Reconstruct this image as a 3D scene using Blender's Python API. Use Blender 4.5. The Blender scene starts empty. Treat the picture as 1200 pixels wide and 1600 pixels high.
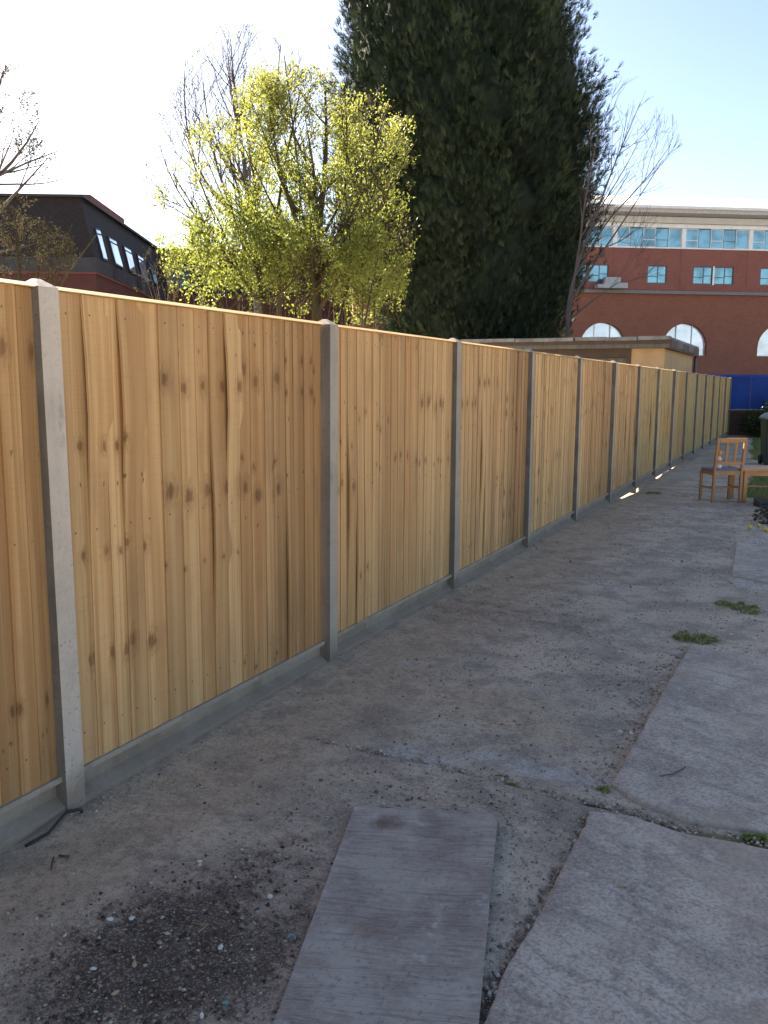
import bpy, math, random
import numpy as np
from mathutils import Vector, Matrix

# ------------------------------------------------------------------ camera, world, sun, exposure
sc = bpy.context.scene
C = sc.collection
F, YAW, PIT, ROLL, CX, CZ = 1367.2, .448, .1443, .0064, 2.3261, 1.5589
_fw = np.array([-math.sin(YAW)*math.cos(PIT), math.cos(YAW)*math.cos(PIT), -math.sin(PIT)])
_r = np.array([math.cos(YAW), math.sin(YAW), 0.0]); _u = np.cross(_r, _fw)
_R = _r*math.cos(ROLL)+_u*math.sin(ROLL); _U = _u*math.cos(ROLL)-_r*math.sin(ROLL)
_C = np.array([CX, 0.0, CZ])
cam_d = bpy.data.cameras.new('camera'); cam = bpy.data.objects.new('camera', cam_d); C.objects.link(cam)
M = Matrix(((_R[0], _U[0], -_fw[0], CX), (_R[1], _U[1], -_fw[1], 0), (_R[2], _U[2], -_fw[2], CZ), (0, 0, 0, 1)))
cam.matrix_world = M
cam_d.sensor_fit = 'VERTICAL'; cam_d.sensor_height = 36.0; cam_d.lens = 36.0*F/1600.0
cam_d.clip_start = .05; cam_d.clip_end = 2000
sc.camera = cam

SUN_EL, SUN_AZ = math.radians(31.5), math.radians(60)          # azimuth measured to the left of the fence line (+Y)
sd = Vector((-math.sin(SUN_AZ)*math.cos(SUN_EL), math.cos(SUN_AZ)*math.cos(SUN_EL), math.sin(SUN_EL)))
w = bpy.data.worlds.new('World'); sc.world = w; w.use_nodes = True
wn = w.node_tree; bg = wn.nodes['Background']
sky = wn.nodes.new('ShaderNodeTexSky'); sky.sky_type = 'NISHITA'; sky.sun_disc = False
sky.sun_elevation = SUN_EL; sky.sun_rotation = -SUN_AZ
sky.air_density = .65; sky.dust_density = .6; sky.ozone_density = 1.0
wn.links.new(sky.outputs[0], bg.inputs[0]); bg.inputs[1].default_value = .05
sl = bpy.data.lights.new('sun', 'SUN'); sl.energy = 5.0; sl.angle = math.radians(.5); sl.color = (1, .93, .82)
so = bpy.data.objects.new('sun', sl); C.objects.link(so); so.rotation_euler = sd.to_track_quat('Z', 'Y').to_euler()
sc.view_settings.view_transform = 'Standard'; sc.view_settings.look = 'None'
sc.view_settings.exposure = 2.72; sc.view_settings.gamma = 1.0; sc.view_settings.use_curve_mapping = False
sc.view_settings.use_white_balance = True; sc.view_settings.white_balance_temperature = 7200   # the phone balanced for open shade
sc.cycles.max_bounces = 8; sc.cycles.diffuse_bounces = 4; sc.cycles.transparent_max_bounces = 8

# survey of the place: photo pixel -> point in the world
def ray(px, py): return _fw+_R*(px-600)/F+_U*(800-py)/F
def G(px, py, z=0.0):
    d = ray(px, py); return _C+d*(z-CZ)/d[2]
def HY(px, py, y):
    d = ray(px, py); return _C+d*y/d[1]
def W(px, py, Z):
    d = ray(px, py); return _C+d*Z/(d@np.array([-math.sin(YAW), math.cos(YAW), 0]))
def HP(px, py, p, n):
    d = ray(px, py); return _C+d*(np.dot(np.array(p)-_C, n)/np.dot(d, n))

# ------------------------------------------------------------------ helpers
class MB:
    def __init__(s): s.v = []; s.f = []
    def quad(s, *p):
        n = len(s.v); s.v += [tuple(map(float, q)) for q in p]; s.f.append(tuple(range(n, n+len(p))))
    def hexa(s, p):
        n = len(s.v); s.v += [tuple(map(float, q)) for q in p]
        for a in ((0,3,2,1),(4,5,6,7),(0,1,5,4),(1,2,6,5),(2,3,7,6),(3,0,4,7)): s.f.append(tuple(n+i for i in a))
    def box(s, x0, x1, y0, y1, z0, z1):
        s.hexa([(x0,y0,z0),(x1,y0,z0),(x1,y1,z0),(x0,y1,z0),(x0,y0,z1),(x1,y0,z1),(x1,y1,z1),(x0,y1,z1)])
    def bar(s, a, b, wx, wy, up=(0,0,1), w2=None):
        a = Vector(a); b = Vector(b); d = (b-a).normalized()
        x = d.cross(Vector(up))
        if x.length < 1e-4: x = d.cross(Vector((0,1,0)))
        x.normalize(); y = x.cross(d); k = w2 or 1
        P = lambda c, q: [c-x*wx*q/2-y*wy*q/2, c+x*wx*q/2-y*wy*q/2, c+x*wx*q/2+y*wy*q/2, c-x*wx*q/2+y*wy*q/2]
        s.hexa(P(a, 1)+P(b, k))
    def tube(s, pts, rad, n=5, cap=True):
        b0 = len(s.v); L = len(pts); px = None
        for i in range(L):
            p = Vector(pts[i]); q = Vector(pts[min(i+1, L-1)])-Vector(pts[max(i-1, 0)])
            if q.length < 1e-9: q = Vector((0,0,1))
            q.normalize()
            if px is None: px = q.orthogonal().normalized()
            px = (px-q*px.dot(q))
            px = px.normalized() if px.length > 1e-6 else q.orthogonal().normalized()
            py = q.cross(px); r = rad[i] if hasattr(rad, '__len__') else rad
            for k in range(n):
                a = 2*math.pi*k/n; c = p+px*(r*math.cos(a))+py*(r*math.sin(a)); s.v.append((c.x, c.y, c.z))
        for i in range(L-1):
            for k in range(n):
                a = b0+i*n+k; b = b0+i*n+(k+1) % n; s.f.append((a, b, b+n, a+n))
        if cap:
            s.f.append(tuple(b0+k for k in range(n))[::-1]); s.f.append(tuple(b0+(L-1)*n+k for k in range(n)))
    def lathe(s, prof, n=16, c=(0,0,0)):
        b0 = len(s.v)
        for r, z in prof:
            for k in range(n):
                a = 2*math.pi*k/n; s.v.append((c[0]+r*math.cos(a), c[1]+r*math.sin(a), c[2]+z))
        for i in range(len(prof)-1):
            for k in range(n):
                a = b0+i*n+k; b = b0+i*n+(k+1) % n; s.f.append((a, b, b+n, a+n))
        s.f.append(tuple(b0+k for k in range(n))[::-1]); s.f.append(tuple(b0+(len(prof)-1)*n+k for k in range(n)))
    def mesh(s, name, m, smooth=False):
        me = bpy.data.meshes.new(name); me.from_pydata(s.v, [], s.f); me.materials.append(m)
        if smooth: me.polygons.foreach_set('use_smooth', [True]*len(me.polygons))
        me.update(); return me
    def build(s, name, m, parent=None, loc=None, smooth=False, bevel=0):
        return link(name, s.mesh(name, m, smooth), parent, loc, bevel)
def link(name, me, parent=None, loc=None, bevel=0):
    o = bpy.data.objects.new(name, me); C.objects.link(o)
    if parent is not None: o.parent = parent
    if loc is not None: o.location = loc
    if bevel:
        b = o.modifiers.new('bevel', 'BEVEL'); b.width = bevel; b.segments = 2; b.limit_method = 'ANGLE'
    return o
def big_mesh(name, V, Fq, m, smooth=False):
    """arrays -> mesh, all faces with the same corner count"""
    V = np.asarray(V, np.float32).reshape(-1, 3); Fq = np.asarray(Fq, np.int32); k = Fq.shape[1]
    me = bpy.data.meshes.new(name); me.vertices.add(len(V)); me.vertices.foreach_set('co', V.ravel())
    me.loops.add(Fq.size); me.loops.foreach_set('vertex_index', Fq.ravel())
    me.polygons.add(len(Fq)); me.polygons.foreach_set('loop_start', np.arange(0, Fq.size, k, dtype=np.int32))
    me.polygons.foreach_set('loop_total', np.full(len(Fq), k, np.int32))
    if smooth: me.polygons.foreach_set('use_smooth', np.ones(len(Fq), bool))
    me.materials.append(m); me.update(calc_edges=True); me.validate(); return me
def pattr(me, name, vals):
    a = me.attributes.new(name, 'FLOAT', 'POINT'); a.data.foreach_set('value', np.asarray(vals, np.float32))
def tag(o, label=None, cat=None, group=None, kind=None):
    for k, v in (('label', label), ('category', cat), ('group', group), ('kind', kind)):
        if v: o[k] = v
    return o
def thing(name, label, cat, loc=(0,0,0), rz=0.0, group=None):
    o = bpy.data.objects.new(name, None); C.objects.link(o); o.location = loc; o.rotation_euler = (0,0,rz)
    o.empty_display_size = .2
    return tag(o, label, cat, group)
def vn(x, y, seed=0):
    """smooth value noise, arrays in, -1..1 out"""
    rs = np.random.RandomState(seed); T = rs.rand(256, 256)*2-1
    xi = np.floor(x).astype(int); yi = np.floor(y).astype(int); fx = x-xi; fy = y-yi
    fx = fx*fx*(3-2*fx); fy = fy*fy*(3-2*fy)
    g = lambda a, b: T[a % 256, b % 256]
    return (g(xi,yi)*(1-fx)+g(xi+1,yi)*fx)*(1-fy)+(g(xi,yi+1)*(1-fx)+g(xi+1,yi+1)*fx)*fy
def fbm(x, y, seed=0, o=4):
    s = 0; a = 1; t = 0
    for k in range(o): s = s+a*vn(x*2**k, y*2**k, seed+k); t += a; a *= .5
    return s/t

# ---- node shorthand
class NT:
    def __init__(s, name):
        s.m = bpy.data.materials.new(name); s.m.use_nodes = True; s.t = s.m.node_tree
        s.b = s.t.nodes['Principled BSDF']; s.out = s.t.nodes['Material Output']
    def n(s, typ, **kw):
        x = s.t.nodes.new('ShaderNode'+typ)
        for k, v in kw.items(): setattr(x, k, v)
        return x
    def put(s, sock, v):
        if hasattr(v, 'is_output') or isinstance(v, bpy.types.NodeSocket): s.t.links.new(v, sock)
        elif isinstance(v, (tuple, list)) and len(v) == 3 and sock.type == 'RGBA': sock.default_value = (*v, 1)
        else: sock.default_value = v
    def math(s, op, a, b=None, c=None, clamp=False):
        x = s.n('Math', operation=op, use_clamp=clamp); s.put(x.inputs[0], a)
        if b is not None: s.put(x.inputs[1], b)
        if c is not None: s.put(x.inputs[2], c)
        return x.outputs[0]
    def mix(s, f, a, b, mode='MIX'):
        x = s.n('Mix', data_type='RGBA', blend_type=mode); s.put(x.inputs[0], f); s.put(x.inputs[6], a); s.put(x.inputs[7], b); return x.outputs[2]
    def ss(s, v, lo, hi, a=0.0, b=1.0):
        x = s.n('MapRange', interpolation_type='SMOOTHSTEP'); s.put(x.inputs[0], v); s.put(x.inputs[1], lo); s.put(x.inputs[2], hi); s.put(x.inputs[3], a); s.put(x.inputs[4], b); return x.outputs[0]
    def co(s, which='Object'): return s.n('TexCoord').outputs[which]
    def pos(s): return s.n('NewGeometry').outputs['Position']
    def mul(s, v, k, add=(0,0,0)):
        x = s.n('VectorMath', operation='MULTIPLY_ADD'); s.put(x.inputs[0], v); x.inputs[1].default_value = k if isinstance(k, tuple) else (k,k,k); s.put(x.inputs[2], add); return x.outputs[0]
    def noise(s, v, scale=1.0, detail=4, rough=.55, col=False):
        x = s.n('TexNoise'); s.put(x.inputs['Vector'], v); x.inputs['Scale'].default_value = scale; x.inputs['Detail'].default_value = detail; x.inputs['Roughness'].default_value = rough
        return x.outputs['Color' if col else 'Fac']
    def vor(s, v, scale=1.0, out='Distance', rand=1.0, feat='F1'):
        x = s.n('TexVoronoi', feature=feat); s.put(x.inputs['Vector'], v); x.inputs['Scale'].default_value = scale; x.inputs['Randomness'].default_value = rand; return x.outputs[out]
    def attr(s, name, obj=False):
        return s.n('Attribute', attribute_type='OBJECT' if obj else 'GEOMETRY', attribute_name=name).outputs['Fac']
    def bump(s, h, strength=.3, dist=.01):
        x = s.n('Bump'); x.inputs['Strength'].default_value = strength; x.inputs['Distance'].default_value = dist; s.put(x.inputs['Height'], h); s.t.links.new(x.outputs[0], s.b.inputs['Normal'])
    def fin(s, col, rough=.8, spec=.3, metal=0):
        s.put(s.b.inputs['Base Color'], col); s.put(s.b.inputs['Roughness'], rough); s.b.inputs['Specular IOR Level'].default_value = spec; s.put(s.b.inputs['Metallic'], metal); return s.m
def plain(name, col, rough=.7, spec=.3, var=.12, scale=8.0, metal=0, bump=0.0):
    t = NT(name); p = t.pos(); nz = t.noise(p, scale, 5)
    c = t.mix(t.ss(nz, .3, .7), tuple(x*(1-var) for x in col), tuple(min(1, x*(1+var)) for x in col))
    if bump: t.bump(t.noise(p, scale*8, 4), bump, .005)
    return t.fin(c, rough, spec, metal)

# ------------------------------------------------------------------ materials
def m_board():
    t = NT('fence_timber'); oc = t.co(); sd_ = t.attr('seed', True); gs = t.attr('batch', True); tone = t.attr('tone', True); val = t.attr('val', True)
    off = t.n('CombineXYZ'); t.put(off.inputs[0], t.math('MULTIPLY', sd_, 3.1)); t.put(off.inputs[1], t.math('MULTIPLY', sd_, 7.7)); t.put(off.inputs[2], t.math('MULTIPLY', gs, 11.3))
    offk = t.n('CombineXYZ'); t.put(offk.inputs[0], t.math('MULTIPLY', t.math('FRACT', t.math('MULTIPLY', sd_, 5.37)), .10)); t.put(offk.inputs[1], t.math('MULTIPLY', t.math('FRACT', t.math('MULTIPLY', sd_, 9.1)), .07))
    warp = t.noise(t.mul(oc, (3, 3, 3), off.outputs[0]), 2.5, 2)
    # knots: the boards of one batch are sawn from one plank, so their knots line up
    sep = t.n('SeparateXYZ'); t.put(sep.inputs[0], oc)
    kx = t.n('CombineXYZ'); t.put(kx.inputs[0], sep.outputs[1]); t.put(kx.inputs[1], t.math('ADD', sep.outputs[2], t.math('MULTIPLY', gs, 11.3)))
    kadd = t.n('VectorMath', operation='ADD'); t.put(kadd.inputs[0], kx.outputs[0]); t.put(kadd.inputs[1], offk.outputs[0])
    wob = t.n('VectorMath', operation='MULTIPLY_ADD'); t.put(wob.inputs[0], t.noise(t.mul(oc, (1.0, 1.6, .8), off.outputs[0]), 30, 5, .7, True)); wob.inputs[1].default_value = (.055, .045, 0); t.put(wob.inputs[2], kadd.outputs[0])
    kv = t.mul(wob.outputs[0], (6.4, 4.6, 1))
    vd = t.n('TexVoronoi', feature='F1', voronoi_dimensions='2D'); t.put(vd.inputs['Vector'], kv); vd.inputs['Scale'].default_value = 1
    vs = t.n('SeparateColor'); t.put(vs.inputs[0], vd.outputs['Color'])
    rk = t.ss(vs.outputs[0], .55, 1.04, 0.0, .17)
    rel = t.math('DIVIDE', vd.outputs['Distance'], t.math('MAXIMUM', rk, .0001))
    knot = t.ss(rel, .5, 1.15, 1.0, 0.0); halo = t.ss(rel, .7, 3.0, 1.0, 0.0)
    knot = t.math('MULTIPLY', knot, t.ss(rk, .018, .045)); halo = t.math('MULTIPLY', halo, t.ss(rk, .012, .045))
    # small pin knots
    v2 = t.n('TexVoronoi', feature='F1', voronoi_dimensions='2D'); t.put(v2.inputs['Vector'], t.mul(wob.outputs[0], (11, 7, 1))); v2.inputs['Scale'].default_value = 1
    s2 = t.n('SeparateColor'); t.put(s2.inputs[0], v2.outputs['Color'])
    pin = t.math('MULTIPLY', t.ss(v2.outputs['Distance'], .04, .085, 1, 0), t.ss(s2.outputs[1], .85, .87))
    # grain
    gz = t.n('VectorMath', operation='ADD'); t.put(gz.inputs[0], t.mul(oc, (40, 62, 1.1), off.outputs[0])); t.put(gz.inputs[1], t.math('MULTIPLY', halo, 1.6))
    grain = t.noise(gz.outputs[0], 1, 5, .62); band = t.noise(t.mul(oc, (9, 17, .45), off.outputs[0]), 1, 3)
    saw = t.noise(t.mul(oc, (5, 6, 240), off.outputs[0]), 1, 2)
    blot = t.noise(t.mul(oc, (4, 4, 1.6), off.outputs[0]), 1, 4)
    yel = (.56, .355, .165); brn = (.41, .215, .085)
    c = t.mix(tone, yel, brn)
    band2 = t.noise(t.mul(oc, (20, 48, .25), off.outputs[0]), 1, 2)
    c = t.mix(t.math('MULTIPLY', t.ss(band, .38, .62), .75), c, t.mix(.55, c, (.68, .45, .22)))
    c = t.mix(t.math('MULTIPLY', t.ss(band2, .5, .62), .65), c, t.mix(.55, c, (.31, .16, .06)))
    c = t.mix(t.math('MULTIPLY', t.ss(grain, .45, .75), .55), c, t.mix(.6, c, (.26, .12, .035)))
    c = t.mix(t.math('MULTIPLY', t.ss(blot, .5, .68), .62), c, t.mix(.6, c, (.25, .14, .07)))
    c = t.mix(t.math('MULTIPLY', t.ss(saw, .52, .75), .16), c, (.2, .1, .03))
    c = t.mix(t.math('MULTIPLY', t.math('MULTIPLY', halo, t.ss(grain, .3, .6, .35, 1)), .6), c, t.mix(.7, c, (.20, .09, .03)))
    c = t.mix(t.math('MULTIPLY', t.math('MULTIPLY', knot, t.ss(grain, .2, .6, .6, 1)), .72), c, (.15, .068, .026))
    c = t.mix(t.math('MULTIPLY', pin, .7), c, (.08, .036, .016))
    # dark resin streaks running down from some knots
    stv = t.noise(t.mul(oc, (10, 55, .9), off.outputs[0]), 1, 3); c = t.mix(t.math('MULTIPLY', t.ss(stv, .66, .74), t.math('MULTIPLY', t.ss(blot, .48, .6), .38)), c, (.2, .10, .04))
    nails = 0.0
    for zn in (.262, 1.02, 1.80):
        dz = t.math('SUBTRACT', sep.outputs[2], zn); dy = t.math('SUBTRACT', sep.outputs[1], .032); dd = t.math('SQRT', t.math('ADD', t.math('MULTIPLY', dz, dz), t.math('MULTIPLY', dy, dy)))
        nails = t.math('ADD', nails, t.ss(dd, .003, .0055, 1, 0))
    c = t.mix(t.math('MULTIPLY', nails, .8), c, (.06, .05, .045))
    grn = t.attr('green', True); c = t.mix(grn, c, (.36, .34, .13))
    h = t.n('HueSaturation'); t.put(h.inputs['Value'], val); t.put(h.inputs['Color'], c)
    t.bump(t.math('ADD', grain, t.math('MULTIPLY', knot, -.6)), .22, .004)
    return t.fin(h.outputs[0], .72, .25)
BOARD = m_board()

def m_timber(name, a, b, rough=.7, stretch=(30, 30, 2)):
    t = NT(name); oc = t.co(); g = t.noise(t.mul(oc, stretch), 1, 5, .6); g2 = t.noise(oc, 3, 3)
    c = t.mix(t.ss(g, .3, .75), a, b); c = t.mix(t.math('MULTIPLY', t.ss(g2, .4, .7), .35), c, tuple(x*.7 for x in b))
    t.bump(g, .15, .003); return t.fin(c, rough, .12 if 'slate' in name else .3)
CAPWOOD = m_timber('capping_timber', (.56, .38, .17), (.44, .27, .11), .7, (30, 2, 30))
RAIL = m_timber('rail_timber', (.42, .27, .12), (.33, .2, .08))

def m_concrete(name, base, dark, pits=True, stain=.5, sc_=1.0):
    t = NT(name); p = t.pos(); n1 = t.noise(p, 3.2*sc_, 6, .6); n2 = t.noise(p, 60*sc_, 4, .7); n3 = t.noise(p, 260*sc_, 2)
    c = t.mix(t.ss(n1, .36, .7), base, dark)
    c = t.mix(t.math('MULTIPLY', t.ss(n2, .5, .75), .45), c, tuple(x*.68 for x in dark))
    c = t.mix(t.math('MULTIPLY', t.ss(n3, .55, .7), .25), c, tuple(min(1, x*1.35) for x in base))
    pit = t.vor(p, 42*sc_, 'Distance'); pc = t.n('SeparateColor'); t.put(pc.inputs[0], t.vor(p, 42*sc_, 'Color'))
    pm = t.math('MULTIPLY', t.ss(pit, .10, .2, 1, 0), t.ss(pc.outputs[0], .8, .82))
    if pits: c = t.mix(t.math('MULTIPLY', pm, .7), c, tuple(x*.4 for x in dark))
    st = t.noise(t.mul(p, (9, 9, 1.2)), 1, 4); c = t.mix(t.math('MULTIPLY', t.ss(st, .5, .75), stain), c, tuple(x*.75 for x in dark))
    zz = t.n('SeparateXYZ'); t.put(zz.inputs[0], p); foot = t.ss(t.math('ADD', zz.outputs[2], t.math('MULTIPLY', t.math('SUBTRACT', n1, .5), .5)), .02, .16, .75, 0)
    c = t.mix(foot, c, t.mix(n2, (.24, .18, .13), (.16, .125, .095)))
    al = t.noise(t.mul(p, (6, 6, 2.2)), 1, 6, .7); c = t.mix(t.math('MULTIPLY', t.ss(al, .56, .68), .45), c, (.17, .165, .125))
    t.bump(t.math('ADD', n2, t.math('MULTIPLY', pm, -.8)), .5, .004)
    return t.fin(c, .88, .2)
def posts_m():
    m = m_concrete('post_concrete', (.52, .45, .375), (.42, .365, .305)); nt = m.node_tree; bs = nt.nodes['Principled BSDF']; src = bs.inputs['Base Color'].links[0].from_socket
    h = nt.nodes.new('ShaderNodeHueSaturation'); a = nt.nodes.new('ShaderNodeAttribute'); a.attribute_type = 'OBJECT'; a.attribute_name = 'val'; nt.links.new(a.outputs['Fac'], h.inputs['Value']); nt.links.new(src, h.inputs['Color']); nt.links.new(h.outputs[0], bs.inputs['Base Color']); return m
POST = posts_m()
POSTSIDE = m_concrete('post_shaded_side', (.20, .175, .145), (.13, .115, .095), True, .7)  # darker concrete for the post sides: painted-in shade plus mottled staining
_ = (lambda *a: None)('post_concrete', (.52, .45, .375), (.42, .365, .305))
GRAVELB = m_concrete('gravel_board_concrete', (.40, .335, .265), (.28, .24, .195), False, .8)

def m_slab():
    t = NT('slab_concrete'); p = t.pos()
    rot = t.n('VectorRotate', rotation_type='Z_AXIS'); t.put(rot.inputs['Vector'], p); rot.inputs['Angle'].default_value = math.radians(24)
    wr = t.n('VectorMath', operation='MULTIPLY_ADD'); t.put(wr.inputs[0], t.noise(p, 3, 3, .6, True)); wr.inputs[1].default_value = (.12, .12, 0); t.put(wr.inputs[2], rot.outputs[0])
    brush = t.noise(t.mul(wr.outputs[0], (2.2, 17, 1)), 1, 6, .72)
    patch = t.noise(p, 2.6, 7, .68); fine = t.noise(p, 80, 5, .75); mid = t.noise(p, 16, 7, .72)
    c = t.mix(t.ss(patch, .34, .66), (.315, .265, .22), (.52, .44, .365))
    c = t.mix(t.math('MULTIPLY', t.ss(brush, .5, .62), .6), c, (.24, .215, .19))
    c = t.mix(t.math('MULTIPLY', t.ss(mid, .53, .64), .5), c, (.56, .505, .44))
    c = t.mix(t.math('MULTIPLY', t.ss(mid, .47, .36), .6), c, (.21, .185, .16))
    c = t.mix(t.math('MULTIPLY', t.ss(fine, .5, .6), .65), c, t.mix(.7, c, (.12, .10, .085)))
    c = t.mix(t.math('MULTIPLY', t.ss(fine, .47, .38), .5), c, t.mix(.6, c, (.66, .60, .52)))
    tan = t.noise(p, 1.5, 5, .6); c = t.mix(t.math('MULTIPLY', t.ss(tan, .54, .68), .55), c, (.38, .295, .215))
    sp = t.vor(p, 70); cc = t.n('SeparateColor'); t.put(cc.inputs[0], t.vor(p, 70, 'Color'))
    dot = t.math('MULTIPLY', t.ss(sp, .12, .22, 1, 0), t.ss(cc.outputs[0], .86, .88)); c = t.mix(dot, c, (.48, .46, .42))
    dot2 = t.math('MULTIPLY', t.ss(sp, .10, .3, .7, 0), t.ss(cc.outputs[1], .92, .96)); c = t.mix(dot2, c, (.07, .065, .06))
    edge = t.attr('rim'); c = t.mix(t.math('MULTIPLY', t.ss(t.math('ADD', edge, t.math('MULTIPLY', mid, .5)), .75, 1.2), .25), c, (.40, .36, .31))
    t.bump(t.math('ADD', t.math('MULTIPLY', fine, .6), t.math('ADD', mid, t.math('MULTIPLY', brush, .6))), .5, .006)
    return t.fin(c, .82, .3)
SLAB = m_slab()

def m_yard():
    t = NT('yard_dirt_and_concrete'); p = t.pos()
    sand, dark, conc, lawn, moss = (t.attr(a) for a in ('sand', 'dark', 'conc', 'lawn', 'moss'))
    big = t.noise(p, 1.6, 6, .62); mid = t.noise(p, 9, 6, .65); fine = t.noise(p, 42, 6, .75); grit = t.noise(p, 130, 4, .75)
    ms = t.noise(p, 4.1, 5, .6)
    c_s = t.mix(t.ss(mid, .3, .7), (.56, .435, .31), (.415, .32, .23))
    c_c = t.mix(t.ss(big, .35, .65), (.60, .49, .375), (.34, .285, .228))
    c_c = t.mix(t.math('MULTIPLY', t.ss(mid, .48, .66), .6), c_c, (.60, .505, .40))
    c_d = t.mix(t.ss(mid, .35, .65), (.15, .11, .085), (.40, .30, .23))
    c = t.mix(t.ss(t.math('ADD', sand, t.math('MULTIPLY', t.math('SUBTRACT', mid, .5), .9)), .3, .7), c_c, c_s)
    c = t.mix(t.math('MULTIPLY', t.ss(ms, .49, .64), .65), c, (.27, .225, .18))
    c = t.mix(t.ss(t.math('ADD', conc, t.math('MULTIPLY', t.math('SUBTRACT', mid, .5), 1.3)), .4, .75), c, t.mix(t.ss(mid, .35, .65), (.37, .335, .30), (.53, .485, .435)))
    dn = t.noise(p, 11, 8, .75)
    c = t.mix(t.ss(t.math('ADD', dark, t.math('MULTIPLY', t.math('SUBTRACT', dn, .5), 3.2)), .15, 1.15), c, c_d)
    c = t.mix(t.math('MULTIPLY', t.ss(t.math('ADD', dark, t.math('MULTIPLY', t.math('SUBTRACT', fine, .5), 2.4)), .75, 1.15), .7), c, (.05, .036, .028))
    # aggregate showing in the worn concrete: irregular, in drifts
    wv = t.n('VectorMath', operation='MULTIPLY_ADD'); t.put(wv.inputs[0], t.noise(p, 85, 3, .6, True)); wv.inputs[1].default_value = (.02, .02, .02); t.put(wv.inputs[2], p)
    dr = t.ss(t.noise(p, 3.3, 5, .6), .38, .66, .15, 1)
    for scl, thr, colr, op in ((60, .74, (.60, .55, .48), .6), (44, .88, (.52, .40, .28), .6), (78, .72, (.15, .12, .10), .5), (120, .6, (.56, .50, .43), .5)):
        d = t.vor(wv.outputs[0], scl); cc = t.n('SeparateColor'); t.put(cc.inputs[0], t.vor(wv.outputs[0], scl, 'Color'))
        k = t.math('MULTIPLY', t.math('MULTIPLY', t.ss(d, .12, .5, 1, 0), dr), t.ss(cc.outputs[0], thr, thr+.12)); c = t.mix(t.math('MULTIPLY', k, op), c, colr)
    c = t.mix(t.math('MULTIPLY', t.ss(fine, .48, .62), .55), c, t.mix(.7, c, (.09, .07, .05)))
    c = t.mix(t.math('MULTIPLY', t.ss(grit, .52, .64), .6), c, t.mix(.75, c, (.68, .59, .49)))
    c = t.mix(t.math('MULTIPLY', t.ss(grit, .47, .34), .55), c, t.mix(.7, c, (.09, .07, .05)))
    c = t.mix(t.ss(t.math('ADD', moss, t.math('MULTIPLY', t.math('SUBTRACT', mid, .5), 1.2)), .35, .8), c, t.mix(fine, (.17, .17, .06), (.34, .27, .15)))
    c = t.mix(t.ss(t.math('ADD', lawn, t.math('MULTIPLY', t.math('SUBTRACT', mid, .5), .8)), .35, .65), c, t.mix(mid, (.07, .10, .025), (.13, .15, .05)))
    t.bump(t.math('ADD', t.math('MULTIPLY', fine, .8), t.math('ADD', mid, t.math('MULTIPLY', grit, .3))), .9, .012)
    return t.fin(c, .92, .15)
YARD = m_yard()

def m_ply():
    t = NT('weathered_plywood'); oc = t.co()
    wr = t.n('VectorMath', operation='MULTIPLY_ADD'); t.put(wr.inputs[0], t.noise(oc, 4, 3, .6, True)); wr.inputs[1].default_value = (.05, .02, 0); t.put(wr.inputs[2], oc)
    g = t.noise(t.mul(wr.outputs[0], (85, 3.6, 10)), 1, 6, .7); g2 = t.noise(t.mul(oc, (330, 14, 10)), 1, 4, .7); b = t.noise(oc, 3.4, 6, .66); b2 = t.noise(t.mul(oc, (3.0, 4.2, 1), (3, 1, 0)), 1, 6, .65)
    c = t.mix(t.ss(b, .36, .62), (.235, .195, .165), (.39, .34, .295))
    c = t.mix(t.math('MULTIPLY', t.ss(g, .5, .62), .55), c, (.16, .13, .115))
    c = t.mix(t.math('MULTIPLY', t.ss(g2, .5, .62), .5), c, (.48, .425, .375))
    c = t.mix(t.math('MULTIPLY', t.ss(b2, .53, .7), .6), c, (.23, .165, .13))
    wet = t.attr('damp'); c = t.mix(t.math('MULTIPLY', t.ss(t.math('ADD', wet, t.math('MULTIPLY', t.math('SUBTRACT', b2, .5), 2.2)), .45, 1.1), .75), c, (.12, .075, .058))
    sp = t.noise(oc, 60, 5, .75); c = t.mix(t.math('MULTIPLY', t.ss(sp, .54, .64), .55), c, (.12, .10, .09))
    pl = t.noise(oc, 15, 6, .75); c = t.mix(t.math('MULTIPLY', t.ss(pl, .56, .68), .6), c, (.52, .48, .45))
    t.bump(t.math('ADD', g, g2), .3, .003); return t.fin(c, .78, .3)
PLY = m_ply()

def m_brick(name, c1, c2, mort, scale=1.0, band=None):
    t = NT(name); oc = t.co(); s = t.n('SeparateXYZ'); t.put(s.inputs[0], oc)
    v = t.n('CombineXYZ'); t.put(v.inputs[0], t.math('ADD', s.outputs[0], s.outputs[1])); t.put(v.inputs[1], s.outputs[2])
    b = t.n('TexBrick'); t.put(b.inputs['Vector'], v.outputs[0]); b.inputs['Color1'].default_value = (*c1, 1); b.inputs['Color2'].default_value = (*c2, 1); b.inputs['Mortar'].default_value = (*mort, 1)
    b.inputs['Scale'].default_value = 1; b.inputs['Mortar Size'].default_value = .006; b.inputs['Brick Width'].default_value = .225; b.inputs['Row Height'].default_value = .075; b.inputs['Bias'].default_value = -.2
    n = t.noise(oc, .7, 5); n2 = t.noise(oc, 6, 4)
    c = t.mix(t.math('MULTIPLY', t.ss(n, .4, .7), .3), b.outputs[0], tuple(x*.7 for x in c1)); c = t.mix(t.math('MULTIPLY', t.ss(n2, .5, .8), .25), c, tuple(min(1, x*1.3) for x in c2))
    t.bump(b.outputs[1], .3, -.006); return t.fin(c, .85, .2)
RED = m_brick('red_brick', (.265, .095, .075), (.22, .078, .062), (.22, .13, .11))
BROWN = m_brick('brown_brick', (.275, .108, .07), (.225, .085, .058), (.16, .09, .07))
OLDBRICK = m_brick('old_wall_brick', (.10, .05, .036), (.07, .036, .028), (.09, .07, .055))
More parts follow.
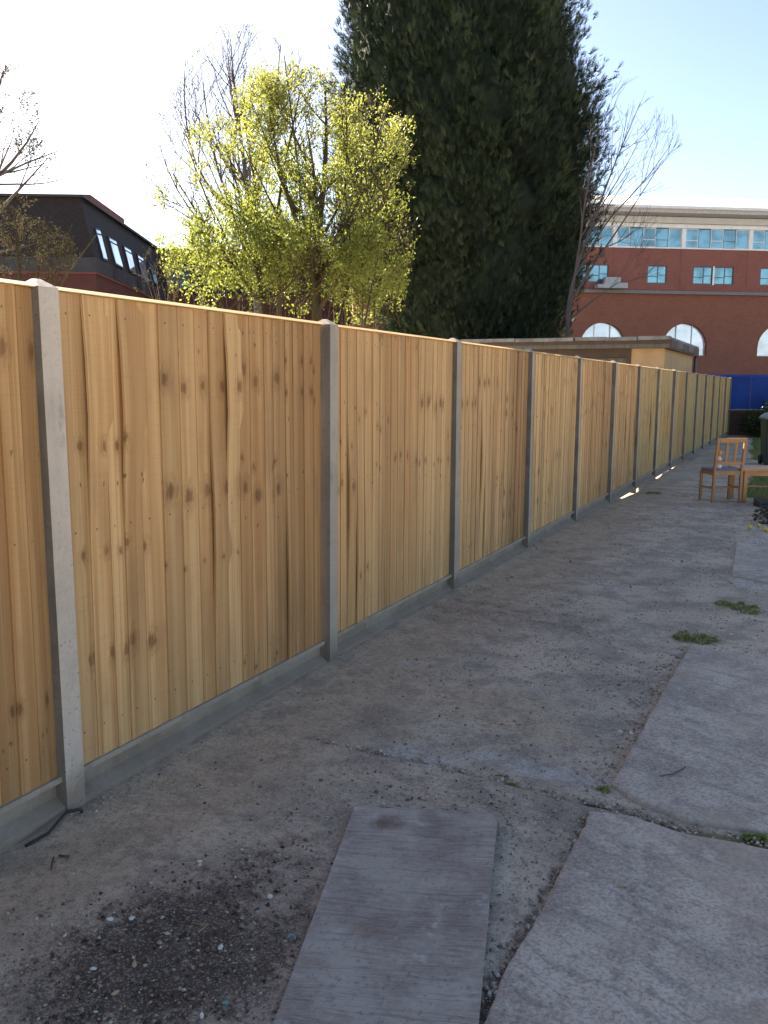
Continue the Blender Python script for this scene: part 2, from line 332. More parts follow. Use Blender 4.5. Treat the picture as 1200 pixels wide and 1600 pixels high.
DKBRICK = m_brick('dark_red_brick', (.12, .045, .036), (.095, .036, .03), (.13, .07, .06))

WHITE = plain('white_paint', (.74, .75, .77), .5, .4, .05, 2)
CREAM = plain('cream_cladding', (.52, .505, .48), .7, .3, .08, 1.5)
METROOF = plain('pale_metal_roof', (.72, .72, .72), .45, .5, .06, 1)
TEAL = plain('teal_window_frame', (.05, .12, .15), .5, .5, .1)
ARCHP = plain('pale_arch_panel', (.62, .66, .72), .16, .8, .2, .8, .35)
SLATE = m_timber('dark_slate_roof', (.030, .025, .024), (.045, .038, .036), .75, (6, 6, 9))
LEAD = plain('lead_flashing', (.06, .058, .064), .7, .15, .15, 2)
FASCIA = plain('dark_fascia', (.03, .028, .03), .6, .4)
RENDER = plain('tan_render', (.42, .29, .165), .85, .2, .1, 3, bump=.2)
FELT = plain('roof_felt', (.19, .195, .185), .9, .1, .3, 3, bump=.3)
GREYWOOD = m_timber('grey_timber', (.135, .128, .118), (.085, .08, .074)); BRNWOOD = m_timber('brown_timber', (.085, .06, .045), (.06, .042, .032))
BLUE = plain('blue_paint', (.011, .048, .23), .6, .2, .15, 1.5)
CHAIRW = m_timber('orange_pine', (.38, .20, .09), (.30, .145, .06), .5, (26, 26, 3))
TABLEW = m_timber('table_pine', (.47, .24, .10), (.40, .19, .075), .42, (3, 26, 26))
CUSH = plain('grey_cushion', (.16, .17, .20), .85, .2, .2, 30)
BINM = plain('dark_green_plastic', (.012, .030, .024), .42, .45, .15, 6)
BINL = plain('grey_green_lid', (.16, .22, .19), .4, .5, .1, 6)
RUBBER = plain('black_rubber', (.012, .012, .013), .55, .4)
BLACK = plain('black_plastic', (.014, .014, .017), .4, .5)
GREYP = plain('grey_plastic', (.20, .20, .21), .4, .5)
ORANGE = plain('orange_plastic', (.75, .27, .025), .4, .5, .05); REDP = plain('red_label', (.45, .02, .03), .4, .5, .05); WHITEP = plain('white_plastic', (.72, .72, .74), .35, .5, .04)
STRAP = plain('dark_strap', (.03, .025, .024), .6, .4, .3, 20); TEALP = plain('turquoise_plastic', (.12, .36, .36), .4, .5)
STRAW = plain('dry_straw', (.40, .31, .17), .8, .2); STICK = plain('dead_twig', (.10, .075, .05), .85, .2)
def m_glass(name, tint, rough=.06, blinds=0.0):
    t = NT(name); oc = t.co(); n = t.noise(oc, .9, 3)
    c = t.mix(t.ss(n, .4, .65), tint, tuple(x*.55 for x in tint)); m = t.fin(c, rough, 1.0, .55)
    return m
GLASS = m_glass('blue_window_glass', (.17, .32, .35), .12); SKYGLASS = m_glass('sky_window_glass', (.72, .80, .86), .04)
def m_bark(name, a, b):
    t = NT(name); p = t.pos(); n = t.noise(t.mul(p, (14, 14, 4)), 1, 5); c = t.mix(n, a, b); t.bump(n, .4, .01); return t.fin(c, .9, .15)
BARK = m_bark('grey_brown_bark', (.12, .095, .07), (.06, .048, .036)); BARKP = m_bark('purple_grey_bark', (.11, .095, .095), (.065, .056, .058)); BARKG = m_bark('greenish_bark', (.075, .062, .036), (.04, .034, .02)); BARKL = m_bark('pale_trunk_bark', (.30, .25, .19), (.18, .145, .11))
def m_leaf(name, cols, trans=.5, rough=.55):
    t = NT(name); tn = t.attr('tint'); r = t.n('ValToRGB'); t.put(r.inputs[0], tn); e = r.color_ramp.elements
    e[0].color = (*cols[0], 1); e[1].color = (*cols[-1], 1)
    for i, c in enumerate(cols[1:-1]): x = e.new((i+1)/(len(cols)-1)); x.color = (*c, 1)
    t.fin(r.outputs[0], rough, .3)
    if trans:
        tr = t.n('BsdfTranslucent'); t.put(tr.inputs[0], t.mix(.35, r.outputs[0], (.5, .5, .05), 'SCREEN') if trans > .45 else r.outputs[0])
        mx = t.n('MixShader'); mx.inputs[0].default_value = trans; t.t.links.new(t.b.outputs[0], mx.inputs[1]); t.t.links.new(tr.outputs[0], mx.inputs[2]); t.t.links.new(mx.outputs[0], t.out.inputs[0])
    return t.m
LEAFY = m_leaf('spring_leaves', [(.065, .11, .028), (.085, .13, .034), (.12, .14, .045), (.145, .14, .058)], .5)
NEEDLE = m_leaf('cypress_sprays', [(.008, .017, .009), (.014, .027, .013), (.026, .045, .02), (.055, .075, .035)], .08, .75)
DRYL = m_leaf('small_dull_leaves', [(.03, .04, .018), (.06, .06, .03), (.10, .065, .035)], .3, .95)
GRASS = m_leaf('grass_blades', [(.14, .19, .05), (.23, .26, .075), (.46, .40, .19)], .3)
SHRUBL = m_leaf('dark_shrub_leaves', [(.016, .03, .012), (.03, .05, .016), (.05, .07, .02)], .25)
def m_tinted(name, cols, rough=.85):
    return m_leaf(name, cols, 0, rough)
GRIT = m_tinted('mixed_stone_chips', [(.08, .065, .052), (.19, .155, .12), (.32, .25, .175), (.42, .37, .30), (.60, .56, .5)])
PEAT = m_tinted('peaty_crumbs', [(.03, .022, .017), (.07, .05, .038), (.14, .10, .075)])
FLINT = plain('pale_flint', (.60, .57, .52), .6, .4, .15, 30); TANST = plain('tan_flint', (.38, .28, .17), .7, .3, .2, 30); BRNST = plain('brown_flint', (.11, .07, .045), .7, .3, .2, 30)

# ------------------------------------------------------------------ ground
rs = np.random.RandomState(7)
GY = [0, 2.2, 4.15, 6.1, 8.0, 9.96, 11.9, 12.9, 13.84, 15.8, 17.7, 19.6, 21.5, 23.7, 26, 36]
GZ = [-.01, -.007, .012, .024, .022, .012, .012, -.01, -.036, -.036, -.04, -.034, -.012, -.02, -.05, -.06]
JOINT = [G(505,1160)[:2], G(600,1180)[:2], G(700,1200)[:2], G(800,1224)[:2], G(920,1255)[:2]]
JOINT2 = [G(920,1255)[:2], G(985,1268)[:2], G(1060,1296)[:2], G(1200,1322)[:2], G(1290,1335)[:2]]
JOINT3 = [G(945,1238)[:2], G(990,1150)[:2], G(1030,1090)[:2], G(1075,1018)[:2]]
JOINT4 = [G(925,1270)[:2], G(912,1300)[:2], G(850,1400)[:2], G(780,1520)[:2], G(745,1610)[:2]]
def pdist(X, Y, pl):
    D = np.full(X.shape, 1e9)
    for (ax, ay), (bx, by) in zip(pl[:-1], pl[1:]):
        dx, dy = bx-ax, by-ay; t_ = np.clip(((X-ax)*dx+(Y-ay)*dy)/(dx*dx+dy*dy), 0, 1)
        D = np.minimum(D, np.hypot(X-ax-t_*dx, Y-ay-t_*dy))
    return D
def zbase(x, y): return np.interp(y, GY, GZ)
def gz(x, y):
    x = np.asarray(x, float); y = np.asarray(y, float)
    return zbase(x, y)+.007*fbm(x*1.3, y*1.3, 3)+.012*np.exp(-((x-.02)/.08)**2)*np.clip((11-y)/3, 0, 1)*(.6+.6*fbm(x*3, y*3, 33))-.036*np.exp(-((x+.03)/.10)**2)*np.clip((y-11.9)/.6, 0, 1)*np.clip((21.5-y)/.6, 0, 1)*np.clip(.55+1.6*fbm(x*.2, y*1.3, 35, 2), 0, 1.1)
def blob(X, Y, px, py, rx, ry, ang=0.0):
    c = G(px, py); dx = X-c[0]; dy = Y-c[1]; a = math.radians(ang)
    return np.exp(-(((dx*math.cos(a)+dy*math.sin(a))/rx)**2+((-dx*math.sin(a)+dy*math.cos(a))/ry)**2))
def zones(X, Y):
    wob = .16*fbm(X*2.2, Y*2.2, 40)
    sand = np.clip(1.15-(X+wob)/(.62+.05*np.minimum(Y, 8)), 0, 1)*np.clip(1.3-Y*.045, .25, 1)
    sand += .8*blob(X, Y, 780, 1105, .35, .35)+.5*blob(X, Y, 880, 1160, .25, .15)+.45*blob(X, Y, 1100, 960, .5, .4)
    dark = .8*blob(X, Y, 300, 1420, .22, .30, 30)+.75*blob(X, Y, 260, 1500, .36, .26)+.6*blob(X, Y, 400, 1500, .17, .26)+.75*blob(X, Y, 110, 1560, .3, .3)+.75*blob(X, Y, 430, 1340, .14, .22)+.55*blob(X, Y, 540, 1370, .1, .3)
    dark += .5*blob(X, Y, 940, 812, 1.0, .5)+.35*blob(X, Y, 760, 950, .5, .5)+.75*blob(X, Y, 1190, 810, .4, .8)+.6*blob(X, Y, 1010, 768, .3, .4)+.6*blob(X, Y, 1085, 706, .5, 1.0)
    dark += .38*blob(X, Y, 640, 1225, .35, .16)+.34*blob(X, Y, 840, 1262, .25, .2)+.36*blob(X, Y, 720, 960, .5, .4)+.4*blob(X, Y, 900, 985, .4, .4)+.3*blob(X, Y, 560, 1130, .3, .2)
    conc = .8*blob(X, Y, 640, 1185, .22, .14)+.85*blob(X, Y, 850, 1205, .45, .12, -5)+.6*blob(X, Y, 640, 1040, .18, .14)+.6*blob(X, Y, 960, 925, .3, .25)+.9*blob(X, Y, 1190, 860, .22, 1.2)+.8*blob(X, Y, 1195, 910, .25, .5)+.6*blob(X, Y, 1060, 740, .6, 1.5)
    conc += .45*blob(X, Y, 1000, 1000, .3, .7)
    j = np.minimum.reduce([pdist(X, Y, J) for J in (JOINT, JOINT2, JOINT3, JOINT4)])
    dark += 1.0*np.exp(-(np.minimum(pdist(X, Y, JOINT2), pdist(X, Y, JOINT4))/.022)**2)+.5*np.exp(-(pdist(X, Y, JOINT)/.012)**2)
    sand += .6*np.exp(-(pdist(X, Y, JOINT3)/.05)**2)
    moss = .8*blob(X, Y, 1090, 1003, .22, .16)+.6*blob(X, Y, 1150, 955, .3, .22)+.5*blob(X, Y, 943, 1238, .05, .04)+.5*blob(X, Y, 790, 1224, .05, .03)
    moss += .7*blob(X, Y, 1020, 767, .15, .12)+.9*np.exp(-(pdist(X, Y, JOINT2[-3:])/.03)**2)
    lw = np.clip((X-1.42+.12*fbm(X, Y, 9))/.15, 0, 1)*np.clip((Y-13.5)/.4, 0, 1)*np.clip((17.6-Y)/.4, 0, 1)
    lw = np.maximum(lw, np.clip((X-(1.25-.05*(Y-20))+.12*fbm(X, Y, 12))/.15, 0, 1)*np.clip((Y-20.6)/.4, 0, 1))
    return dict(sand=sand, dark=dark, conc=conc, lawn=lw, moss=moss), j
xs = np.linspace(-.35, 3.3, 166)
ys = [.6]
while ys[-1] < 36: ys.append(ys[-1]+max(.019, .0052*ys[-1]))
ys = np.array(ys); X, Y = np.meshgrid(xs, ys)
Zn, jd = zones(X, Y)
Z = gz(X, Y)+.0035*fbm(X*14, Y*14, 20, 5)+.004*np.clip(Zn['dark'], 0, 1)*fbm(X*30, Y*30, 22, 4)
Z -= .013*np.exp(-(np.minimum(pdist(X, Y, JOINT2), pdist(X, Y, JOINT4))/.02)**2)+.006*np.exp(-(pdist(X, Y, JOINT)/.01)**2)
nx, ny = len(xs), len(ys)
I = np.arange(nx*ny).reshape(ny, nx)
Fq = np.stack([I[:-1, :-1], I[:-1, 1:], I[1:, 1:], I[1:, :-1]], -1).reshape(-1, 4)
me = big_mesh('yard_surface', np.stack([X, Y, Z], -1), Fq, YARD, True)
for k, v in Zn.items(): pattr(me, k, np.clip(v, 0, 1.5).ravel())
yard = tag(link('yard_surface', me), kind='structure')
gm = NT('open_ground'); gp = gm.pos(); gn = gm.noise(gp, .3, 6); gm.fin(gm.mix(gm.ss(gn, .35, .65), (.30, .25, .185), (.42, .36, .28)), .95, .1)
b = MB(); S = 900; b.quad((-S,-S,-.12), (S,-S,-.12), (S,S,-.12), (-S,S,-.12)); tag(b.build('ground', gm.m), kind='structure')

# ---- concrete slabs set in the yard
def slab(outline, top, rnd):
    """irregular slab with a worn, rounded rim"""
    P = []
    n = len(outline); R = random.Random(rnd)
    for i in range(n):
        a = np.array(outline[i]); c = np.array(outline[(i+1) % n]); L = np.linalg.norm(c-a); k = max(2, int(L/.035)); nv = np.array([-(c-a)[1], (c-a)[0]])/L
        for q in range(k):
            t_ = q/k; P.append(a+(c-a)*t_+nv*(R.uniform(-.003, .003)+.007*float(fbm(np.array(q*.23+i*9.), np.array(rnd*3.3), 88, 3))))
    P = np.array(P); cen = P.mean(0); rings = [(1.0, -.05, 1.0), (1.0, -.007, 1.0), (.994, -.001, .95), (.97, .0, .6), (.9, .0, .25), (.6, 0, 0), (.3, 0, 0)]
    V = []; rim = []
    for k, dz, e in rings:
        Q = cen+(P-cen)*k; zz = zbase(Q[:, 0], Q[:, 1])+top+dz+.003*fbm(Q[:, 0]*9, Q[:, 1]*9, 50+rnd)
        V.append(np.column_stack([Q, zz])); rim += [e]*len(P)
    m_ = len(P); Vv = np.concatenate(V); Fs = []
    for r_ in range(len(rings)-1):
        for i in range(m_): Fs.append((r_*m_+i, r_*m_+(i+1) % m_, (r_+1)*m_+(i+1) % m_, (r_+1)*m_+i))
    me = bpy.data.meshes.new('concrete_slab')
    Fs.append(tuple((len(rings)-1)*m_+i for i in range(m_)))
    me.from_pydata([tuple(v) for v in Vv], [], Fs); me.materials.append(SLAB)
    me.polygons.foreach_set('use_smooth', [True]*len(me.polygons)); pattr(me, 'rim', rim); me.update()
    return link('concrete_slab', me, yard)
g2 = lambda *p: [tuple(G(*q)[:2]) for q in p]
slab(g2((1078,1018), (955,1232), (985,1252), (1075,1288), (1200,1307))+[(2.75, 3.22), (2.72, 5.12)]+g2((1192,1040)), .022, 1)
slab(g2((918,1283), (925,1272), (990,1282), (1060,1306), (1200,1334))+[(2.75, 3.13), (2.7, 1.5), (1.62, 1.35)]+g2((752,1612), (790,1520), (858,1400)), .018, 2)
slab([tuple(G(1150,850)[:2]), tuple(G(1143,905)[:2]), (2.75, 7.1), (2.75, 9.3)], .012, 3)

# ---- stone chips, crumbs
OCT = np.array([(1,0,0),(-1,0,0),(0,1,0),(0,-1,0),(0,0,1),(0,0,-1)], float)
OF = np.array([(0,2,4),(2,1,4),(1,3,4),(3,0,4),(2,0,5),(1,2,5),(3,1,5),(0,3,5)])
def chips(name, P, size, tint, m, flat=(.45, .9), seed=1, sink=.25):
    r = np.random.RandomState(seed); n = len(P)
    V = OCT[None]*(1+r.uniform(-.35, .35, (n, 6, 1)))
    V = V*np.stack([size, size*r.uniform(.55, 1, n), size*r.uniform(*flat, n)], -1)[:, None]
    a = r.uniform(0, 6.28, n); ca, sa = np.cos(a)[:, None], np.sin(a)[:, None]
    tilt = r.uniform(-.5, .5, n)[:, None]; z = V[..., 2]+V[..., 0]*tilt
    V = np.stack([V[..., 0]*ca-V[..., 1]*sa, V[..., 0]*sa+V[..., 1]*ca, z], -1)+P[:, None]
    V[..., 2] += (size*sink)[:, None]
    Fc = (OF[None]+(np.arange(n)*6)[:, None, None]).reshape(-1, 3)
    me = big_mesh(name, V, Fc, m); pattr(me, 'tint', np.repeat(tint, 6)); return me
def scatter(n, x0, x1, y0, y1, seed, pw=1.6):
    r = np.random.RandomState(seed); x = r.uniform(x0, x1, n); u = r.uniform(0, 1, n)**pw; y = y0+(y1-y0)*u
    return x, y, r
x, y, r = scatter(42000, .0, 2.6, 1.2, 15, 5, 1.8)
Zs, jj = zones(x, y)
clump = fbm(x*1.9, y*1.9, 77, 3)
keep = r.rand(len(x)) < np.clip(.32+.9*clump+.35*(x > .6)-.25*(x < .35)+.35*np.clip(Zs['dark'], 0, 1), .05, 1)
x, y = x[keep], y[keep]; n = len(x)
size = .0022+.0062*r.rand(n)**3+.005*(r.rand(n) < .04); tint = np.clip(r.beta(1.7, 2.0, n)*.95+.25*(r.rand(n) < .06), 0, 1)
tag(link('gravel', chips('gravel', np.column_stack([x, y, gz(x, y)]), size, tint, GRIT, seed=9)), kind='stuff')
x, y, r = scatter(5200, .1, 1.5, 1.2, 3.4, 15, 1.2); Zs, _ = zones(x, y); k = (r.rand(len(x)) < np.clip(Zs['dark']*1.1-.2, 0, 1)); x, y = x[k], y[k]; n = len(x)
tag(link('soil_crumbs', chips('soil_crumbs', np.column_stack([x, y, gz(x, y)]), .002+.007*r.rand(n)**3, r.rand(n), PEAT, (.4, 1), 19)), kind='stuff')
# rubble around the foot of each post
pts = []; rr = np.random.RandomState(4)
for i in range(1, 8):
    yy = 2.218+1.93*(i-1)
    for _ in range(26): pts.append((rr.uniform(.0, .11), yy+rr.uniform(-.05, .20), rr.rand()))
for J, m_, w_ in ((JOINT3, 420, .05), (JOINT2, 260, .022), (JOINT4, 260, .022), (JOINT, 120, .02)):
    for _ in range(m_):
        k_ = rr.randint(len(J)-1); t_ = rr.rand(); p_ = np.array(J[k_])*(1-t_)+np.array(J[k_+1])*t_+rr.normal(0, w_, 2); pts.append((p_[0]-(w_*.7 if J is JOINT3 else 0), p_[1], rr.rand()))
pts = np.array(pts); n = len(pts)
tag(link('rubble', chips('rubble', np.column_stack([pts[:, 0], pts[:, 1], gz(pts[:, 0], pts[:, 1])]), .003+.010*rr.rand(n)**2, .35+.6*rr.rand(n), GRIT, (.5, .9), 23)), kind='stuff')

# ------------------------------------------------------------------ the fence
Y0, BAY, PH = 2.262, 1.931, 1.914
fence = thing('timber_fence', 'long fence of golden closeboard panels slotted between grey concrete posts', 'fence', (0, Y0, 0))
def fz(y): return -.0011*y
b = MB(); b.box(-.112, 0, -.044, .044, -.35, PH-.035); nb = len(b.v); b.v += [(-.066,-.010,PH-.006), (-.046,-.010,PH-.006), (-.046,.010,PH-.006), (-.066,.010,PH-.006)]; top = nb-4
b.f = [f_ for f_ in b.f if set(f_) != {top, top+1, top+2, top+3}]+[(top+i, top+(i+1) % 4, nb+(i+1) % 4, nb+i) for i in range(4)]+[(nb, nb+1, nb+2, nb+3)]
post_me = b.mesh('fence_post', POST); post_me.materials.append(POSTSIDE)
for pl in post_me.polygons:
    if abs(pl.normal.y) > .95: pl.material_index = 1                      # slotted sides: shade painted into the colour, along with mottled grime
prof = [(-.058,-.006), (-.008,-.006), (-.008,.012), (-.012,.030), (-.054,.060), (-.056,.112), (-.022,.122), (-.022,.143), (-.084,.143), (-.084,.06)]
def prism_y(prof, y0, y1):
    b = MB(); n = len(prof); b.v = [(x, y0, z) for x, z in prof]+[(x, y1, z) for x, z in prof]
    b.f = [(i, (i+1) % n, n+(i+1) % n, n+i)[::-1] for i in range(n)]+[tuple(range(n)), tuple(range(n, 2*n))[::-1]]; return b
gb_me = prism_y(prof, .046, BAY-.046).mesh('gravel_board', GRAVELB)
cap_me = prism_y([(-.084, 1.8715), (-.020, 1.8715), (-.020, 1.8745), (-.050, 1.889), (-.080, 1.889), (-.084, 1.885)], .0455, BAY-.0455).mesh('capping_strip', CAPWOOD)
b = MB()
for z in (.22, 1.0, 1.78): b.box(-.088, -.0495, .053, BAY-.053, z, z+.038)
b.box(-.087, -.0496, .0535, .09, .147, 1.869); b.box(-.087, -.0496, BAY-.09, BAY-.0535, .147, 1.869)
panel_me = b.mesh('fence_panel', RAIL)
NB = 18; BW = (BAY-.104)/NB
def board_mesh(warp, wseed, nz=8):
    R = random.Random(wseed); v = []; f = []; zb, zt = .139, 1.8705; wid = BW*1.9
    ph = [R.uniform(0, 6.28) for _ in range(3)]; zc = R.uniform(.4, 1.5); wd = R.uniform(.28, .6)
    for i in range(nz+1):
        z = zb+(zt-zb)*i/nz
        lift = warp*math.exp(-((z-zc)/wd)**2) if warp else 0
        yy = .0022*math.sin(z*2.3+ph[0])
        v += [(.002+lift, yy, z), (.0130+lift, yy, z), (.0140+lift*.9, yy+.003, z), (.0036, wid, z), (0, wid, z)]
    k = 5
    for i in range(nz):
        for j in range(k): a = i*k+j; c = i*k+(j+1) % k; f.append((a, c, c+k, a+k))
    f += [tuple(range(k))[::-1], tuple(nz*k+j for j in range(k))]
    me = bpy.data.meshes.new('board'); me.from_pydata(v, [], f); me.materials.append(BOARD); me.update(); return me
flat_me = [board_mesh(0, s, 2) for s in range(3)]; warp_me = [board_mesh(wv, 20+s) for s, wv in enumerate((.010, .018, .026, .014, .022, .018))]
# tone (0 yellow .. 1 brown) and green of each panel
PT = [(.95,0), (.62,0), (.38,0), (.48,0), (.36,.05), (.66,.0), (.6,.05), (.2,.22), (.18,.28), (.38,.16), (.12,.38), (.22,.3), (.32,.2), (.12,.45), (.34,.25), (.2,.5)]
R = random.Random(11)
forced = {(1,1): 4, (1,3): 2, (1,8): 1, (1,9): 2, (1,14): 3, (2,3): 3, (2,2): 1, (3,6): 1, (3,7): 3}
for i in range(-1, 16):
    y = i*BAY-(.014 if i == 0 else 0)
    p = link('fence_post', post_me, fence, (R.uniform(-.003, .003), y, fz(y))); p.rotation_euler = (R.uniform(-.007, .007), R.uniform(-.006, .006), R.uniform(-.04, .04))
    p['val'] = 1.0 if i < 1 else R.uniform(.66, .82)
    if i == 0: p.rotation_euler = (.006, -.004, 0)
    if i == 15: continue
    link('gravel_board', gb_me, fence, (R.uniform(-.004, .004), y, fz(y)+R.uniform(-.004, .002)))
    pan = link('fence_panel', panel_me, fence, (0, y, fz(y))); link('capping_strip', cap_me, pan)
    pi = i+1; tone, grn = PT[pi]; batch = R.uniform(0, 50); left = R.randint(2, 5)
    wd = np.array([R.uniform(.72, 1.28) for _ in range(NB)]); wd *= NB/wd.sum(); ys_b = np.concatenate([[0], np.cumsum(wd)])*BW
    for k in range(NB):
        if left == 0: batch = R.uniform(0, 50); left = R.randint(2, 5)
        left -= 1
        fm = forced.get((pi, k))
        me = warp_me[fm] if fm is not None else (R.choice(warp_me[:2]+warp_me[3:4]) if R.random() < .07 and pi > 1 else R.choice(flat_me))
        o = link('board', me, pan, (-.0470+R.uniform(-.0015, .0015), .052+ys_b[k], R.uniform(-.0015, 0))); o.scale = (1, wd[k] if k < NB-1 else wd[k]*.55, 1)
        tn = tone+R.gauss(0, .19)
        if pi == 1 and k >= 11: tn += .45
        if pi == 3 and k >= 13: tn += .6
        if pi == 5 and k <= 3: tn -= .3
        if pi == 2 and 10 <= k <= 11: tn += .3
        o['tone'] = float(min(1, max(0, tn))); o['seed'] = R.uniform(0, 30); o['batch'] = batch; o['val'] = R.uniform(.86, 1.12)*(.92 if pi == 0 else 1)*(.88 if pi == 1 and k >= 11 else 1)*(.74 if pi == 3 and k >= 13 else 1)*(.85 if pi == 5 and k > 9 else 1); o['green'] = float(grn*R.uniform(.7, 1.2))

# ------------------------------------------------------------------ trees
def projpx(p):
    d = np.asarray(p, float)-_C; z = d@_fw; return 600+F*(d@_R)/z, 800-F*(d@_U)/z
def limbs(stems, inside, levels, seed, rmin, low=.3):
    """stems: (points, radius at foot, radius at tip). Each level: (children per metre, angle range, length range in m, jitter, uplift)"""
    r = np.random.RandomState(seed); out = []
    def side(par_pts, par_r, lv):
        if lv >= len(levels): return
        dens, ang, ln, jit, trop = levels[lv]
        seg = np.linalg.norm(np.diff(par_pts, axis=0), axis=1); cum = np.concatenate([[0], np.cumsum(seg)]); tot = cum[-1]
        n = r.poisson(dens*tot*.85); ph = r.uniform(0, 6.28)
        for q in range(n):
            t_ = tot*(.22+.78*r.rand()**.8) if lv else tot*(low+(1-low)*r.rand())
            i = min(len(seg)-1, int(np.searchsorted(cum, t_))-1); i = max(i, 0); f = (t_-cum[i])/max(seg[i], 1e-6)
            p = par_pts[i]+(par_pts[i+1]-par_pts[i])*f; d = (par_pts[i+1]-par_pts[i])/max(seg[i], 1e-6); rp = par_r[i]*(1-f)+par_r[i+1]*f
            x = np.cross(d, [0, 0, 1.0]); x = x/np.linalg.norm(x) if np.linalg.norm(x) > .05 else np.array([1.0, 0, 0]); y = np.cross(x, d)
            ph += 2.4+r.normal(0, .5); an = math.radians(r.uniform(*ang)); dd = d*math.cos(an)+(x*math.cos(ph)+y*math.sin(ph))*math.sin(an)
            L = r.uniform(*ln)*(1.1-.55*t_/tot); ok = False
            for _ in range(5):
                if inside(p+dd*L+np.array([0, 0, trop*L*.5])): ok = True; break
                L *= .68
            if not ok and r.rand() < .8: continue
            grow(p, dd, L, max(rmin, min(rp*.66, .016*L+.2*rp)), lv, jit, trop)
    def grow(p, d, L, rad, lv, jit, trop):
        n = max(3, min(9, int(L/.13))); pts = [p]; h = L/n
        for k in range(n):
            d = d+r.normal(0, jit, 3)+np.array([0, 0, trop/n]); d /= np.linalg.norm(d); pts.append(pts[-1]+d*h)
        rr = [max(rmin, rad*(1-.72*k/n)) for k in range(n+1)]; pts = np.array(pts); out.append((pts, rr, lv)); side(pts, rr, lv+1)
    for pts, ra, rb in stems:
        P = [np.array(pts[0], float)]
        for q in pts[1:]:
            a = P[-1]; q = np.array(q, float); m_ = max(1, int(np.linalg.norm(q-a)/.35))
            for k in range(1, m_+1): P.append(a+(q-a)*k/m_+r.normal(0, .012, 3))
        P = np.array(P)
        for _ in range(2): P[1:-1] = .25*P[:-2]+.5*P[1:-1]+.25*P[2:]
        rr = list(np.linspace(ra, rb, len(P))); out.append((P, rr, -1)); side(P, rr, 0)
    return out
def twig_points(out, lvmin, n, seed):
    r = np.random.RandomState(seed); ch = [c for c in out if c[2] >= lvmin]; L = np.array([np.linalg.norm(c[0][-1]-c[0][0]) for c in ch]); L /= L.sum()
    idx = r.choice(len(ch), n, p=L); P = np.zeros((n, 3)); D = np.zeros((n, 3))
    for k, i in enumerate(idx):
        pts = ch[i][0]; t_ = r.rand()**.7*(len(pts)-1); j = min(int(t_), len(pts)-2); P[k] = pts[j]+(pts[j+1]-pts[j])*(t_-j); D[k] = pts[j+1]-pts[j]
    return P, D/np.linalg.norm(D, axis=1, keepdims=True)
def in_px(ells, Zd, dep):
    def f(p):
        x, y = projpx(p); dz = (p-_C)@np.array([-math.sin(YAW), math.cos(YAW), 0])-Zd
        return abs(dz) < dep and any(((x-a)/c)**2+((y-b_)/e)**2 < 1 for a, b_, c, e in ells)
    return f
def wood(name, chains, m, parent, off, keep=lambda r: True):
    b = MB(); o = np.array(off)
    for p, r, *_ in chains:
        if len(p) < 2 or not keep(r[0]): continue
        b.tube([tuple(np.array(q)-o) for q in p], r, 6 if r[0] > .03 else (4 if r[0] > .012 else 3), False)
    return b.build(name, m, parent, smooth=True)
def leaves(name, P, D, size, tint, m, parent, off, seed=0, aspect=.5):
    """leaf blades: a folded diamond each, P base, D direction"""
    r = np.random.RandomState(seed); n = len(P); D = D/np.linalg.norm(D, axis=1, keepdims=True)
    q = r.normal(0, 1, (n, 3)); S_ = np.cross(D, q); S_ /= np.linalg.norm(S_, axis=1, keepdims=True)+1e-9; N_ = np.cross(S_, D)
    s = size[:, None]; P = P-np.array(off)
    V = np.stack([P, P+D*s*.5+S_*s*aspect*.5+N_*s*.08, P+D*s, P+D*s*.5-S_*s*aspect*.5+N_*s*.08], 1)
    me = big_mesh(name, V, np.arange(4*n).reshape(n, 4), m); pattr(me, 'tint', np.repeat(tint, 4)); return link(name, me, parent)
def in_ellipsoid(n, c, rad, seed, bias=.5):
    r = np.random.RandomState(seed); d = r.normal(0, 1, (n, 3)); d /= np.linalg.norm(d, axis=1, keepdims=True)
    return np.array(c)+d*np.array(rad)*(r.rand(n, 1)**bias)
def axes_at(p):
    v = np.array([p[0]-CX, p[1], 0]); v /= np.linalg.norm(v); return np.array([v[1], -v[0], 0]), v

